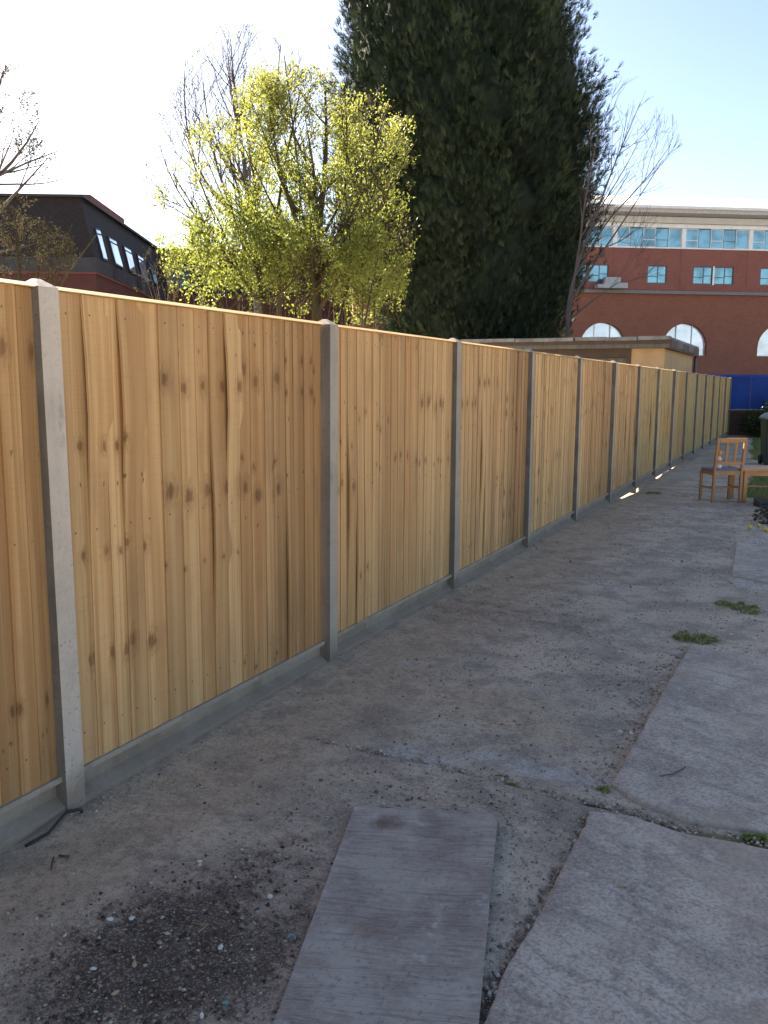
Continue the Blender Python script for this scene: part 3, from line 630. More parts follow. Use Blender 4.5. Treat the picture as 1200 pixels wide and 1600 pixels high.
# ---- spring tree in yellow-green leaf
def leafy_tree():
    Zd = 12.6; base = W(497, 606, Zd); base[2] = -.1
    th = thing('leafy_tree', 'bushy multi-stemmed tree in fresh yellow-green spring leaf behind the fence', 'tree', tuple(base))
    r_, f_ = axes_at(base); s = Zd/F
    def at(px, py, dep=0): p = W(px, py, Zd); return p+f_*dep
    r = np.random.RandomState(2)
    ins = in_px([(470,300,172,178), (365,330,128,150), (565,330,85,160), (450,180,95,88), (600,215,55,78), (545,440,92,75), (365,450,100,60), (620,215,34,40), (455,478,185,48)], Zd, 1.7)
    st = [([at(495,506), at(492,430,.1), at(496,370,.1), at(508,290,.2), at(512,190,.2), at(508,125,.2)], .075, .012), ([at(492,450), at(478,390,-.2), at(450,310,-.3), at(425,220,-.3), at(415,150,-.3)], .045, .01), ([at(497,440), at(525,370,.3), at(560,290,.4), at(595,200,.5), at(610,150,.5)], .045, .01),
          ([at(415,506), at(402,430,.3), at(392,350,.4), at(365,280,.5), at(345,210,.5)], .04, .009), ([at(437,506), at(435,420,-.2), at(430,330,-.2), at(455,220,0), at(470,140,0)], .036, .009), ([at(500,480), at(540,430,-.3), at(580,360,-.4), at(620,270,-.4)], .035, .008), ([at(405,470), at(350,400,0), at(300,320,0), at(270,270,0)], .03, .007), ([at(494,470), at(500,360,.9), at(480,260,1.0), at(470,180,1.0)], .04, .009), ([at(300,512), at(292,470,.2), at(280,445,.2)], .01, .004), ([at(420,512), at(424,470,.9), at(430,430,1)], .01, .004), ([at(520,512), at(524,470,.8), at(520,430,.9)], .01, .004), ([at(585,512), at(590,475,.6), at(592,440,.6)], .01, .004), ([at(625,512), at(622,480,.1), at(614,450,.1)], .01, .004), ([at(360,512), at(352,480,-.4), at(356,450,-.4)], .01, .004), ([at(470,512), at(466,480,-.7), at(462,440,-.8)], .01, .004), ([at(330,506), at(322,460,.2), at(300,420,.3)], .012, .005), ([at(350,506), at(352,450,.4), at(335,390,.6)], .014, .005), ([at(380,506), at(372,440,.7), at(380,370,.9)], .014, .005), ([at(460,506), at(462,440,.8), at(470,370,1)], .015, .005), ([at(570,506), at(580,450,.4), at(598,390,.5)], .014, .005), ([at(602,506), at(606,460,-.2), at(620,420,-.3)], .012, .005), ([at(540,506), at(535,450,-.8), at(520,400,-1)], .014, .005), ([at(470,300,-.4), at(462,220,-.5), at(450,150,-.5), at(446,108,-.5)], .016, .006), ([at(540,300,.2), at(545,210,.2), at(540,140,.2), at(536,112,.2)], .016, .006), ([at(400,300,.2), at(385,230,.3), at(378,170,.3)], .016, .006), ([at(580,300,-.2), at(590,220,-.3), at(580,160,-.3)], .016, .006), ([at(340,350,-.3), at(312,290,-.4), at(292,220,-.4)], .014, .005), ([at(530,506), at(545,430,.7), at(570,340,.8), at(560,250,.8)], .03, .008)]
    for k in range(22):
        x_ = r.uniform(272, 642); t_ = r.uniform(405, 470); dp = r.uniform(-1, 1); st.append(([at(x_, 514, dp), at(x_+r.uniform(-8, 8), (514+t_)/2, dp), at(x_+r.uniform(-18, 18), t_, dp+r.uniform(-.15, .15))], .009, .004))
    ch = limbs(st, ins, [(5.6, (24, 62), (.6, 1.7), .045, .25), (6.0, (20, 55), (.3, .8), .06, .25), (7.0, (20, 60), (.12, .36), .06, .2)], 3, .0028, .12)
    wood('trunk', [c for c in ch if c[2] < 0], BARKG, th, base); wood('twigs', [c for c in ch if c[2] >= 0], BARKG, th, base)
    N0 = 135000; P, D = twig_points(ch, 1, N0, 7); P = P+r.normal(0, .04, (N0, 3)); D = D*.8+r.normal(0, .65, (N0, 3))+np.array([0, 0, .1])
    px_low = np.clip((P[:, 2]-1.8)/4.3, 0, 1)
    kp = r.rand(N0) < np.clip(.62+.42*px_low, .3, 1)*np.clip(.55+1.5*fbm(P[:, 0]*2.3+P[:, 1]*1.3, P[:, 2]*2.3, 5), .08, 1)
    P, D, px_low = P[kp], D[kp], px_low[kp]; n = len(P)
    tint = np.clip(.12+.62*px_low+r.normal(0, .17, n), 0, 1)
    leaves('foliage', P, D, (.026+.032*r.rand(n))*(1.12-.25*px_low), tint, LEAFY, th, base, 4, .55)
leafy_tree()

# ---- bare trees
def bare_tree(nm, label, Zd, px0, stems, ells, dep, levels, seed, bark, rmin=.004, leafn=0, lsz=.04):
    base = W(px0, 606, Zd); base[2] = -.1
    th = thing(nm, label, 'tree' if nm == 'bare_tree' else 'shrub', tuple(base)); r_, f_ = axes_at(base); r = np.random.RandomState(seed)
    at = lambda px, py, d=0: W(px, py, Zd)+f_*d
    ch = limbs([([at(*q) for q in pts], a, c) for pts, a, c in stems], in_px(ells, Zd, dep), levels, seed, rmin)
    wood('trunk', [c for c in ch if c[2] < 0], bark, th, base); wood('twigs', [c for c in ch if c[2] >= 0], bark, th, base)
    if leafn:
        P, D = twig_points(ch, 1, leafn, seed); leaves('foliage', P+r.normal(0, .025, (leafn, 3)), D+r.normal(0, .9, (leafn, 3)), lsz*(.6+.8*r.rand(leafn)), r.rand(leafn), DRYL, th, base, seed, .6)
bare_tree('bare_tree', 'bare upright twiggy tree showing behind the left of the spring tree', 18.5, 405,
    [([(405,520), (400,430), (392,340), (380,250), (368,150), (360,60)], .085, .008), ([(398,420), (360,330), (330,230), (318,130)], .04, .007), ([(402,440), (330,370), (275,300), (250,230)], .036, .007), ([(392,340), (420,240), (432,130), (438,70)], .036, .007), ([(390,380), (320,350), (262,325), (230,300)], .028, .006), ([(365,340), (300,260), (285,150), (290,90)], .03, .006)],
    [(370,140,88,115), (305,240,75,130), (440,150,60,90), (262,300,52,90), (400,300,90,120), (250,220,36,60)], 2.4, [(5.4, (18, 50), (.9, 2.5), .03, .5), (4.8, (16, 45), (.5, 1.3), .035, .5), (3.6, (16, 45), (.25, .7), .04, .3)], 31, BARKP, .0032, 420, .04)
bare_tree('bare_tree', 'bare spreading tree leaning out to the right of the dark conifer', 27.5, 884,
    [([(884,560), (888,500), (893,468), (900,420), (912,340), (925,250), (945,170)], .062, .009), ([(887,520), (886,470), (905,400), (940,310), (975,220), (1000,160)], .06, .009), ([(893,468), (930,410), (985,330), (1035,250)], .045, .008), ([(890,500), (925,470), (965,440)], .035, .007), ([(900,430), (945,350), (1000,290), (1050,225)], .035, .007)],
    [(985,210,55,95), (1015,240,55,85), (960,330,60,85), (1000,380,50,60), (945,240,35,80), (930,440,50,40)], 2.6, [(2.2, (16, 42), (1.0, 3.0), .025, .35), (2.5, (16, 42), (.6, 1.6), .03, .3), (2.6, (16, 45), (.3, .9), .04, .2)], 47, BARKP, .0044)
bare_tree('bare_tree', 'sparse tree with small dull leaves reaching in from beyond the left end', 13.5, -85,
    [([(-85,520), (-80,420), (-60,330), (-35,240), (-10,150), (5,110)], .1, .01), ([(-78,440), (-30,360), (20,305), (75,245)], .05, .006), ([(-80,420), (-20,395), (40,385)], .04, .006), ([(-60,330), (-10,280), (50,220), (60,190)], .04, .006), ([(-50,300), (0,270), (40,250), (95,235)], .03, .005)],
    [(-10,330,75,95), (0,240,45,90), (55,255,48,40), (20,170,42,70), (30,390,75,45), (-80,250,90,140)], 1.6, [(3.0, (20, 55), (.5, 1.3), .05, .25), (4.5, (20, 55), (.25, .7), .06, .2), (5, (20, 60), (.12, .35), .06, .1)], 53, BARKP, .0032, 3600, .03)
bare_tree('climbing_shrub', 'tangled brown climber thick with small leaves in front of the mansard roof', 11.5, 40,
    [([(30,520), (35,440), (30,360), (20,320)], .03, .006), ([(40,520), (80,430), (112,350)], .03, .005), ([(20,500), (-20,430), (-30,360)], .03, .005), ([(45,510), (60,420), (70,340)], .02, .005), ([(60,500), (110,420), (150,365)], .016, .004)],
    [(20,405,85,75), (75,400,45,55), (-20,370,65,65)], 1.2, [(9, (20, 70), (.3, .9), .1, .05), (11, (20, 70), (.15, .5), .12, 0), (9, (20, 70), (.08, .22), .1, 0)], 59, BARKG, .0022, 3000, .022)
bare_tree('twiggy_shrub', 'thin brown twiggy shrub just showing over the fence between roof and spring tree', 11.8, 255,
    [([(255,520), (252,470), (240,410)], .012, .004), ([(258,520), (262,450), (270,395)], .012, .004), ([(256,520), (245,470), (225,420)], .012, .004), ([(257,520), (272,470), (285,430)], .01, .003)],
    [(248,430,45,50)], .6, [(7, (18, 45), (.2, .5), .05, .15), (8, (18, 50), (.1, .25), .06, .1)], 61, STICK, .002, 160, .03)

# ---- tall dark conifer
def conifer():
    Zd = 32.0; base = W(733, 606, Zd); base[2] = -.1; th = thing('conifer_tree', 'tall dense dark green conifer towering over the middle of the fence', 'tree', tuple(base))
    r = np.random.RandomState(8); R_, Fv = axes_at(base)
    zk = [.6, 1.6, 3.4, 5.2, 7.5, 9.8, 12.2, 15.2, 17.5, 19.5, 21.2]; rk = [2.4, 2.9, 3.3, 3.8, 4.5, 4.8, 4.4, 3.85, 2.9, 1.7, .15]
    b = MB(); b.tube([(0,0,0), (.05,0,6), (0,.05,12), (0,0,20.8)], [.32, .26, .18, .03], 8)
    for k in range(26):
        z = 1.0+18*r.rand(); a = r.uniform(0, 6.28); L = .75*np.interp(z, zk, rk); b.tube([(0,0,z), (L*.5*math.cos(a), L*.5*math.sin(a), z+L*.12), (L*math.cos(a), L*math.sin(a), z+L*.45)], [.07, .05, .015], 4)
    b.build('trunk', BARK, th)
    nz_, na_ = 90, 110; zc_ = np.linspace(.35, 20.6, nz_); ac_ = np.linspace(0, 2*math.pi, na_, endpoint=False); Zg, Ag = np.meshgrid(zc_, ac_, indexing='ij')
    Rg = np.interp(Zg, zk, rk)*(.79+.10*fbm(np.cos(Ag)*2+9, np.sin(Ag)*2+Zg*.6, 13, 4))+np.random.RandomState(5).normal(0, .13, Zg.shape); Vg = np.stack([Rg*np.cos(Ag)-R_[0]*.066*(Zg-5), Rg*np.sin(Ag)-R_[1]*.066*(Zg-5), Zg+.25*fbm(Ag*3, Zg, 15)], -1).reshape(-1, 3)
    Ig = np.arange(nz_*na_).reshape(nz_, na_); Fg = np.stack([Ig[:-1], np.roll(Ig, -1, 1)[:-1], np.roll(Ig, -1, 1)[1:], Ig[1:]], -1).reshape(-1, 4)
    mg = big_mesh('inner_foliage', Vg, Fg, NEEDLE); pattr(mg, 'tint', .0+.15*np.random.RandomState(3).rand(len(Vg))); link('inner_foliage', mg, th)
    # boughs: each ends in a plume of upswept sprays
    npl = 1350; sub = 6; nb = npl*sub+1100; zt_ = np.linspace(.4, 20.9, 400); cdf = np.cumsum(np.interp(zt_, zk, rk)+.3); z = np.interp((np.arange(npl)+.5)/npl, cdf/cdf[-1], zt_)+r.normal(0, .12, npl); a = np.arange(npl)*2.39996+r.normal(0, .12, npl)
    env = np.interp(z, zk, rk)*(.97+.15*fbm(a*2.2+20, z*.7, 3, 3)+.045*r.normal(0, 1, npl))
    back = np.tile(np.linspace(0, 1.5, sub), npl); z = np.repeat(z, sub)-back*.30+r.normal(0, .12, npl*sub); a = np.repeat(a, sub)+r.normal(0, .22, npl*sub)/np.maximum(np.repeat(env, sub), .6)*back*1.3; q = np.ones(npl*sub); rad = np.repeat(env, sub)-back*.55+r.normal(0, .1, npl*sub)
    zi = .5+20*r.beta(1.1, 1.35, 1100); qi = r.uniform(.35, .86, 1100); z = np.concatenate([z, zi]); a = np.concatenate([a, r.uniform(0, 2*math.pi, 1100)]); q = np.concatenate([q, qi*.9]); rad = np.maximum(.05, np.concatenate([rad, np.interp(zi, zk, rk)*qi])); z = np.maximum(z, .3)
    tip = np.column_stack([rad*np.cos(a)-R_[0]*.066*(z-5), rad*np.sin(a)-R_[1]*.066*(z-5), z])
    out = np.column_stack([np.cos(a), np.sin(a), np.full(nb, .85)]); out[:, 2] += .4*r.rand(nb)+.25*(z > 15); out /= np.linalg.norm(out, axis=1, keepdims=True)
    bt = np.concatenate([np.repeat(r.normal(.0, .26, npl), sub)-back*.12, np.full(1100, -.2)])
    m_ = 13; n = nb*m_
    s = r.uniform(-.15, 1.0, (nb, m_)); L = r.uniform(.8, 1.5, (nb, 1))
    side = np.cross(out, np.array([0, 0, 1.0])); side /= np.linalg.norm(side, axis=1, keepdims=True); upv = np.cross(side, out)
    wdt = (1-.75*np.clip(s, 0, 1))*.34
    P = tip[:, None]+out[:, None]*((s-.75)*L)[..., None]+side[:, None]*(r.normal(0, 1, (nb, m_))*wdt)[..., None]+upv[:, None]*(r.normal(0, .8, (nb, m_))*wdt)[..., None]
    D = out[:, None]*.9+r.normal(0, .42, (nb, m_, 3))+np.array([0, 0, .25]); P = P.reshape(-1, 3); D = D.reshape(-1, 3); D /= np.linalg.norm(D, axis=1, keepdims=True)
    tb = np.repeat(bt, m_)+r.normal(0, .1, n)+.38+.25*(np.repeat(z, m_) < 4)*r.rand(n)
    # every spray is a flat frond: 7 slim blades fanning off a short rib
    S_ = np.cross(D, r.normal(0, 1, (n, 3))); S_ /= np.linalg.norm(S_, axis=1, keepdims=True)
    sz = r.uniform(.17, .36, n)*np.repeat(np.where(q < .8, 1.7, 1.0), m_); V = []; B = [(0, 0, 1, .0), (.15, 1, .62, .75), (.15, -1, .62, .75), (.4, 1, .5, .7), (.4, -1, .5, .7), (.62, 1, .34, .6), (.62, -1, .34, .6)]
    for st, sg, ln, sp in B:
        dd = D*1.0+S_*(sg*sp); dd /= np.linalg.norm(dd, axis=1, keepdims=True); p0 = P+D*(st*sz)[:, None]; wv = np.cross(dd, np.cross(D, S_)); wv /= np.linalg.norm(wv, axis=1, keepdims=True)
        Lb = (ln*sz)[:, None]; wb = Lb*.11
        V.append(np.stack([p0-wv*wb*.6, p0+wv*wb*.6, p0+dd*Lb], 1))
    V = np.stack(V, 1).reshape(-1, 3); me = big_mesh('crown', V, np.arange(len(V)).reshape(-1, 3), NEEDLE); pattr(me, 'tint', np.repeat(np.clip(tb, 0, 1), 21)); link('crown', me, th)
conifer()

# ------------------------------------------------------------------ big brick building with arches
def brick_building():
    Zc = 59.0; org = W(1066, 606, Zc); k = F/Zc; fx = lambda px: (px-1066)/k; fzv = lambda py: CZ+(604-py)/k
    rz = YAW+math.radians(5.8)
    th = thing('brick_building', 'large red brick building with white metal roof, ribbon windows and pale arches', 'building', (org[0], org[1], -.1), rz)
    x0, x1 = -22, 26; D = 16; zl = fzv(460); zr = fzv(396); zs = fzv(366); ze = fzv(352); zrib = fzv(394)
    # lower wall with arched openings
    AW, AZ0, AZ1 = 1.52, fzv(554), fzv(506); AR = AW; cxs = [fx(c) for c in (800, 936.5, 1066.5, 1219)]; cxs += [cxs[-1]+6, cxs[-1]+12, cxs[0]-6]; cxs.sort()
    b = MB(); segs = 14
    edges = [x0]+[v for c in cxs for v in (c-AW, c+AW)]+[x1]
    for i in range(0, len(edges), 2): b.quad((edges[i],0,0), (edges[i+1],0,0), (edges[i+1],0,zl), (edges[i],0,zl))
    for c in cxs:
        b.quad((c-AW,0,0), (c+AW,0,0), (c+AW,0,AZ0), (c-AW,0,AZ0))
        zsp = AZ1-AR*.98
        arc = [(c-AW, AZ0), (c-AW, max(zsp, AZ0+.05))]+[(c-AW*math.cos(math.pi*q/segs), max(zsp, AZ0+.05)+(AZ1-max(zsp, AZ0+.05))*math.sin(math.pi*q/segs)) for q in range(1, segs)]+[(c+AW, max(zsp, AZ0+.05)), (c+AW, AZ0)]
        for (ax, az), (bx, bz) in zip(arc[:-1], arc[1:]):
            if abs(bx-ax) > 1e-6: b.quad((ax,0,az), (bx,0,bz), (bx,0,zl), (ax,0,zl))
            b.quad((ax,0,az), (ax,.3,az), (bx,.3,bz), (bx,0,bz))
        b.quad((c-AW,0,AZ0), (c+AW,0,AZ0), (c+AW,.3,AZ0), (c-AW,.3,AZ0))
    b.quad((x0,0,0), (x0,D,0), (x0,D,zl), (x0,0,zl)); b.quad((x1,0,0), (x1,0,zl), (x1,D,zl), (x1,D,0))
    b.build('lower_wall', BROWN, th)
    for c in cxs:
        z_s = max(AZ1-AR*.98, AZ0+.05); tp = lambda x_: z_s+(AZ1-z_s)*math.sqrt(max(0, 1-(x_/AW)**2))
        d = MB(); cuts = [-1.0, -.36, .36, 1.0]; RA = random.Random(int(c*10)); fr = None
        for xx in cuts[1:3]: d.box(c+xx*AW-.025, c+xx*AW+.025, .235, .274, AZ0+.055, tp(xx*AW)-.01)
        d.box(c-AW*.99, c+AW*.99, .245, .275, AZ0, AZ0+.05)
        a = d.build('arch_window', WHITE, th)
        for l, r_ in zip(cuts[:-1], cuts[1:]):
            xs_ = [c+AW*(l+(r_-l)*q/10) for q in range(11)]; ti = RA.uniform(-.05, .05); h = MB()
            h.quad(*[(x_, .285+ti*(x_-c-AW*(l+r_)/2), AZ0) for x_ in xs_]+[(x_, .285+ti*(x_-c-AW*(l+r_)/2), tp(x_-c)+.02) for x_ in xs_[::-1]]); h.build('pane', ARCHP, a)
    # upper wall with window openings
    wins = [(1001,1031), (1073,1103.5), (1106.5,1137), (1180,1210), (1213,1243), (910,940), (877,907), (800,830), (833,863)]; wins = [(fx(a), fx(b_)) for a, b_ in wins]; wins.sort()
    wz0, wz1 = fzv(447), fzv(421); b = MB(); xs_ = [x0]+[v for w_ in wins for v in w_]+[x1]
    for i in range(0, len(xs_), 2): b.quad((xs_[i],-.06,zl), (xs_[i+1],-.06,zl), (xs_[i+1],-.06,zr), (xs_[i],-.06,zr))
    for a, c in wins:
        b.quad((a,-.06,zl), (c,-.06,zl), (c,-.06,wz0), (a,-.06,wz0)); b.quad((a,-.06,wz1), (c,-.06,wz1), (c,-.06,zr), (a,-.06,zr))
        b.quad((a,-.06,wz0), (c,-.06,wz0), (c,.12,wz0), (a,.12,wz0)); b.quad((a,-.06,wz1), (a,.12,wz1), (c,.12,wz1), (c,-.06,wz1)); b.quad((a,-.06,wz0), (a,.12,wz0), (a,.12,wz1), (a,-.06,wz1)); b.quad((c,-.06,wz0), (c,-.06,wz1), (c,.12,wz1), (c,.12,wz0))
    b.quad((x0,-.06,zl), (x0,-.06,zr), (x0,D,zr), (x0,D,zl)); b.quad((x1,-.06,zl), (x1,D,zl), (x1,D,zr), (x1,-.06,zr))
    b.build('upper_wall', RED, th)
    pb = MB()
    for px in (1053, 1158, 948, 1263): pb.box(fx(px)-.05, fx(px)+.05, -.075, -.062, zl+.3, zr-.05)
    pb.build('expansion_joint', BROWN, th)
    for a, c in wins:
        f = MB(); t_ = .055; m_ = a+(c-a)*.55
        f.box(a,c,.0,.07,wz0,wz0+t_); f.box(a,c,.0,.07,wz1-t_,wz1); f.box(a,a+t_,.002,.068,wz0+t_,wz1-t_); f.box(c-t_,c,.002,.068,wz0+t_,wz1-t_); f.box(m_-.025,m_+.025,.004,.066,wz0+t_,wz1-t_); f.box(a+t_,m_-.025,.006,.064,wz0+.42,wz0+.47)
        f.box(m_+.025, c-t_, .006, .064, wz0+.52, wz0+.56)
        wv = f.build('window', TEAL, th)
        for p0, p1 in ((a+t_, m_-.025), (m_+.025, c-t_)): g = MB(); g.box(p0, p1, .03, .04, wz0+t_, wz1-t_); g.build('pane', GLASS, wv)
    mm = MB(); mm.box(fx(1103.6), fx(1106.4), -.09, .05, wz0-.05, wz1+.02); mm.build('window_divider', WHITE, th)
    # string course, ribbon windows, beam
    c = MB(); c.box(x0-.1, x1+.1, -.28, -.062, zl-.12, zl+.08); c.build('string_course', plain('grey_stone_course', (.19, .18, .175), .8), th)
    c = MB(); c.box(x0, x1, -.14, .3, zr, zrib); c.build('sill', WHITE, th)
    c = MB(); c.box(x0, x1, .16, .3, zrib, zs); c.build('back_wall', CREAM, th)
    gx = sorted([fx(p) for p in (840, 948, 1055, 1161, 1267, 1373, 734)]+[x0, x1])
    for g_ in gx: pc = MB(); pc.box(g_-.14, g_+.14, -.10, .2, zrib, zs); pc.build('window_pier', WHITE, th)
    for l, rgt in zip(gx[:-1], gx[1:]):
        n = max(1, round((rgt-l)/.91)); wdt = (rgt-l-.28)/n
        for q in range(n):
            a = l+.14+q*wdt; c_ = a+wdt; f = MB(); t_ = .04
            f.box(a,c_,.0,.06,zrib,zrib+t_); f.box(a,c_,.0,.06,zs-t_,zs); f.box(a,a+t_,.002,.058,zrib+t_,zs-t_); f.box(c_-t_,c_,.002,.058,zrib+t_,zs-t_)
            if q % 3 != 1: f.box(a+t_,c_-t_,.004,.056,zrib+.45,zrib+.49)
            wv = f.build('ribbon_window', TEAL if q % 2 else WHITE, th); g = MB(); g.box(a+t_,c_-t_,.02,.03,zrib+t_,zs-t_); g.build('pane', GLASS, wv)
    c = MB(); c.box(x0-.05, x1+.05, -.22, .4, zs, zs+.24); c.build('lintel', WHITE, th)
    c = MB(); c.box(x0-.04, x1+.04, -.5, .4, zs+.241, ze+.02); c.build('beam', CREAM, th)
    c = MB(); zg = fzv(342)
    c.hexa([(x0-.6,-1.3,ze+.12), (x1+.6,-1.3,ze+.12), (x1+.6,.4,ze+.021), (x0-.6,.4,ze+.021), (x0-.6,-1.45,zg), (x1+.6,-1.45,zg), (x1+.6,.4,zg), (x0-.6,.4,zg)]); c.build('eaves', plain('grey_eaves_cladding', (.46, .47, .49), .6), th)
    g = MB(); g.tube([(x0-.6,-1.52,zg-.02), (x1+.6,-1.52,zg-.02)], .11, 8); g.build('gutter', WHITE, th)
    # ribbed metal roof, rising away
    V = []; Fs = []; xx = np.arange(x0-.6, x1+.6, .16); hz = np.where(np.arange(len(xx)) % 2 == 0, 0, .07)
    for yy, zz in ((-1.55, zg+.01), (0, zg+.55), (4, zg+1.7), (9, zg+2.55), (D, zg+2.6)): V += [(x_, yy, zz+h_) for x_, h_ in zip(xx, hz)]
    m_ = len(xx)
    for r_ in range(4):
        for i in range(m_-1): Fs.append((r_*m_+i, r_*m_+i+1, (r_+1)*m_+i+1, (r_+1)*m_+i))
    link('roof', big_mesh('roof', V, Fs, METROOF), th)
    b = MB(); b.box(x0, x1, D, D+.3, 0, zg+2.4); b.build('rear_wall', RED, th)
    # low plant unit on the ledge
    u = MB(); u.box(fx(918), fx(964), -.9, -.3, fzv(457), fzv(452)); u.box(fx(928), fx(964), -.85, -.3, fzv(451.9), fzv(449)); u.box(fx(930), fx(954), -.75, -.3, fzv(448.9), fzv(441)); u.build('ledge_unit', plain('grey_plant_cladding', (.34, .36, .38), .6), th)
brick_building()

# ------------------------------------------------------------------ dark mansard building
def mansard():
    Zc = 45.0; top = W(125, 305, Zc); low = W(149, 402, Zc-1.0); ez = low[2]; tz = top[2]; rz = YAW-math.radians(0) ; ca, sa = math.cos(rz), math.sin(rz)
    rz = YAW+math.radians(2.0)                                     # local +x runs right, +y away along the windowed side
    th = thing('mansard_building', 'dark slate mansard roofed building with four tall bright skylit windows', 'building', (low[0], low[1], -.1), rz)
    def loc(p):
        d = np.array([p[0]-low[0], p[1]-low[1]]); c, s = math.cos(rz), math.sin(rz); return np.array([d[0]*c+d[1]*s, -d[0]*s+d[1]*c, p[2]+.1])
    t = loc(top); L = 17.5; Wd = 26.0; ez += .1; tz += .1; pz = ez-.75
    b = MB(); b.box(-Wd+.02, -.02, .02, L, 0, pz); b.build('wall', DKBRICK, th)
    b = MB(); b.box(-Wd, .06, -.08, L+.05, pz-.06, pz+.05); b.build('red_coping', plain('red_coping_paint', (.17, .045, .042), .6), th)
    b = MB(); b.box(-Wd, .0, 0, L, pz+.051, ez); b.build('parapet', LEAD, th)
    b = MB(); ins = -t[0]; iy = t[1]
    b.hexa([(-Wd,0.05,ez+.002), (-.05,.05,ez+.002), (-.05,L-.05,ez+.002), (-Wd,L-.05,ez+.002), (-Wd,iy,tz-.12), (-ins,iy,tz-.12), (-ins,L-.05,tz-.12), (-Wd,L-.05,tz-.12)]); b.build('roof', SLATE, th)
    b = MB(); b.box(-Wd, -ins+.22, iy-.22, L+.1, tz-.119, tz); b.build('roof_edge', FASCIA, th)
    b = MB(); b.box(-ins-2.2, -ins-.5, 4.5, 11.5, tz+.001, tz+.75); b.build('rooftop_housing', BROWN, th)
    # windows in the sloping side
    nrm = Vector((tz-ez, 0, ins)).normalized(); wp = np.array([low[0], low[1], ez-.1]); c, s = math.cos(rz), math.sin(rz); nw = np.array([nrm.x*c, nrm.x*s, nrm.z])
    for tl, tr, br, bl in (((148.5,359),(155,361),(166.5,406),(160.5,404)), ((169,372),(180,378),(191,418),(180,412)), ((193,386),(203,392),(211.5,428),(202,422)), ((214,399),(222.5,405),(232,441),(222,436)), ((232,411),(238,416),(246,446),(240,441))):
        q = [loc(HP(px, py, wp, nw)) for px, py in (bl, br, tr, tl)]; o = np.array(nrm)
        ext = lambda k, sc_: [list((p-np.mean(q, 0))*sc_+np.mean(q, 0)+o*k) for p in q]
        f = MB(); f.hexa(ext(-.1, 1.12)+ext(.045, 1.12)); wv = f.build('window', FASCIA, th)
        g = MB(); g.hexa(ext(.046, .98)+ext(.06, .98)); g.build('pane', SKYGLASS, wv)
        mu = [q[3]+(q[0]-q[3])*k for k in (.13, .17)], [q[2]+(q[1]-q[2])*k for k in (.13, .17)]
        h = MB(); h.hexa([list(p+o*.061) for p in (mu[0][1], mu[1][1], mu[1][0], mu[0][0])]+[list(p+o*.085) for p in (mu[0][1], mu[1][1], mu[1][0], mu[0][0])]); h.build('glazing_bar', FASCIA, wv)
    for yy in (3.2, 8.2, 11.8): h = MB(); h.box(.005, .03, yy, yy+1.0, pz+.12, ez-.08); h.build('parapet_vent', FASCIA, th)
    # lower wing behind
    o2 = W(236, 606, 63); th2 = thing('flat_roofed_wing', 'dark flat roofed block half hidden behind the spring tree', 'building', (o2[0], o2[1], -.1), rz)
    k = F/63; zt = CZ+(604-397)/k; b = MB(); b.box(-.6, 22, 0, 9, 0, zt-3.2); b.build('wall', DKBRICK, th2)
    b = MB(); b.hexa([(-.62,-.02,zt-3.199), (22.02,-.02,zt-3.199), (22.02,9,zt-3.199), (-.62,9,zt-3.199), (-.62,.8,zt-.2), (22,.8,zt-.2), (22,9,zt-.2), (-.62,9,zt-.2)]); b.build('roof', SLATE, th2)
    b = MB(); b.box(-.7, 22.2, .6, 9.1, zt-.199, zt); b.build('roof_edge', FASCIA, th2)
    for x_ in (1.3,):
        f = MB(); f.box(x_, x_+1.7, -.05, .9, zt-2.9, zt-1.3); wv = f.build('window', FASCIA, th2); g = MB(); g.box(x_+.08, x_+1.62, -.07, -.052, zt-2.82, zt-1.38); g.build('pane', GLASS, wv)
mansard()

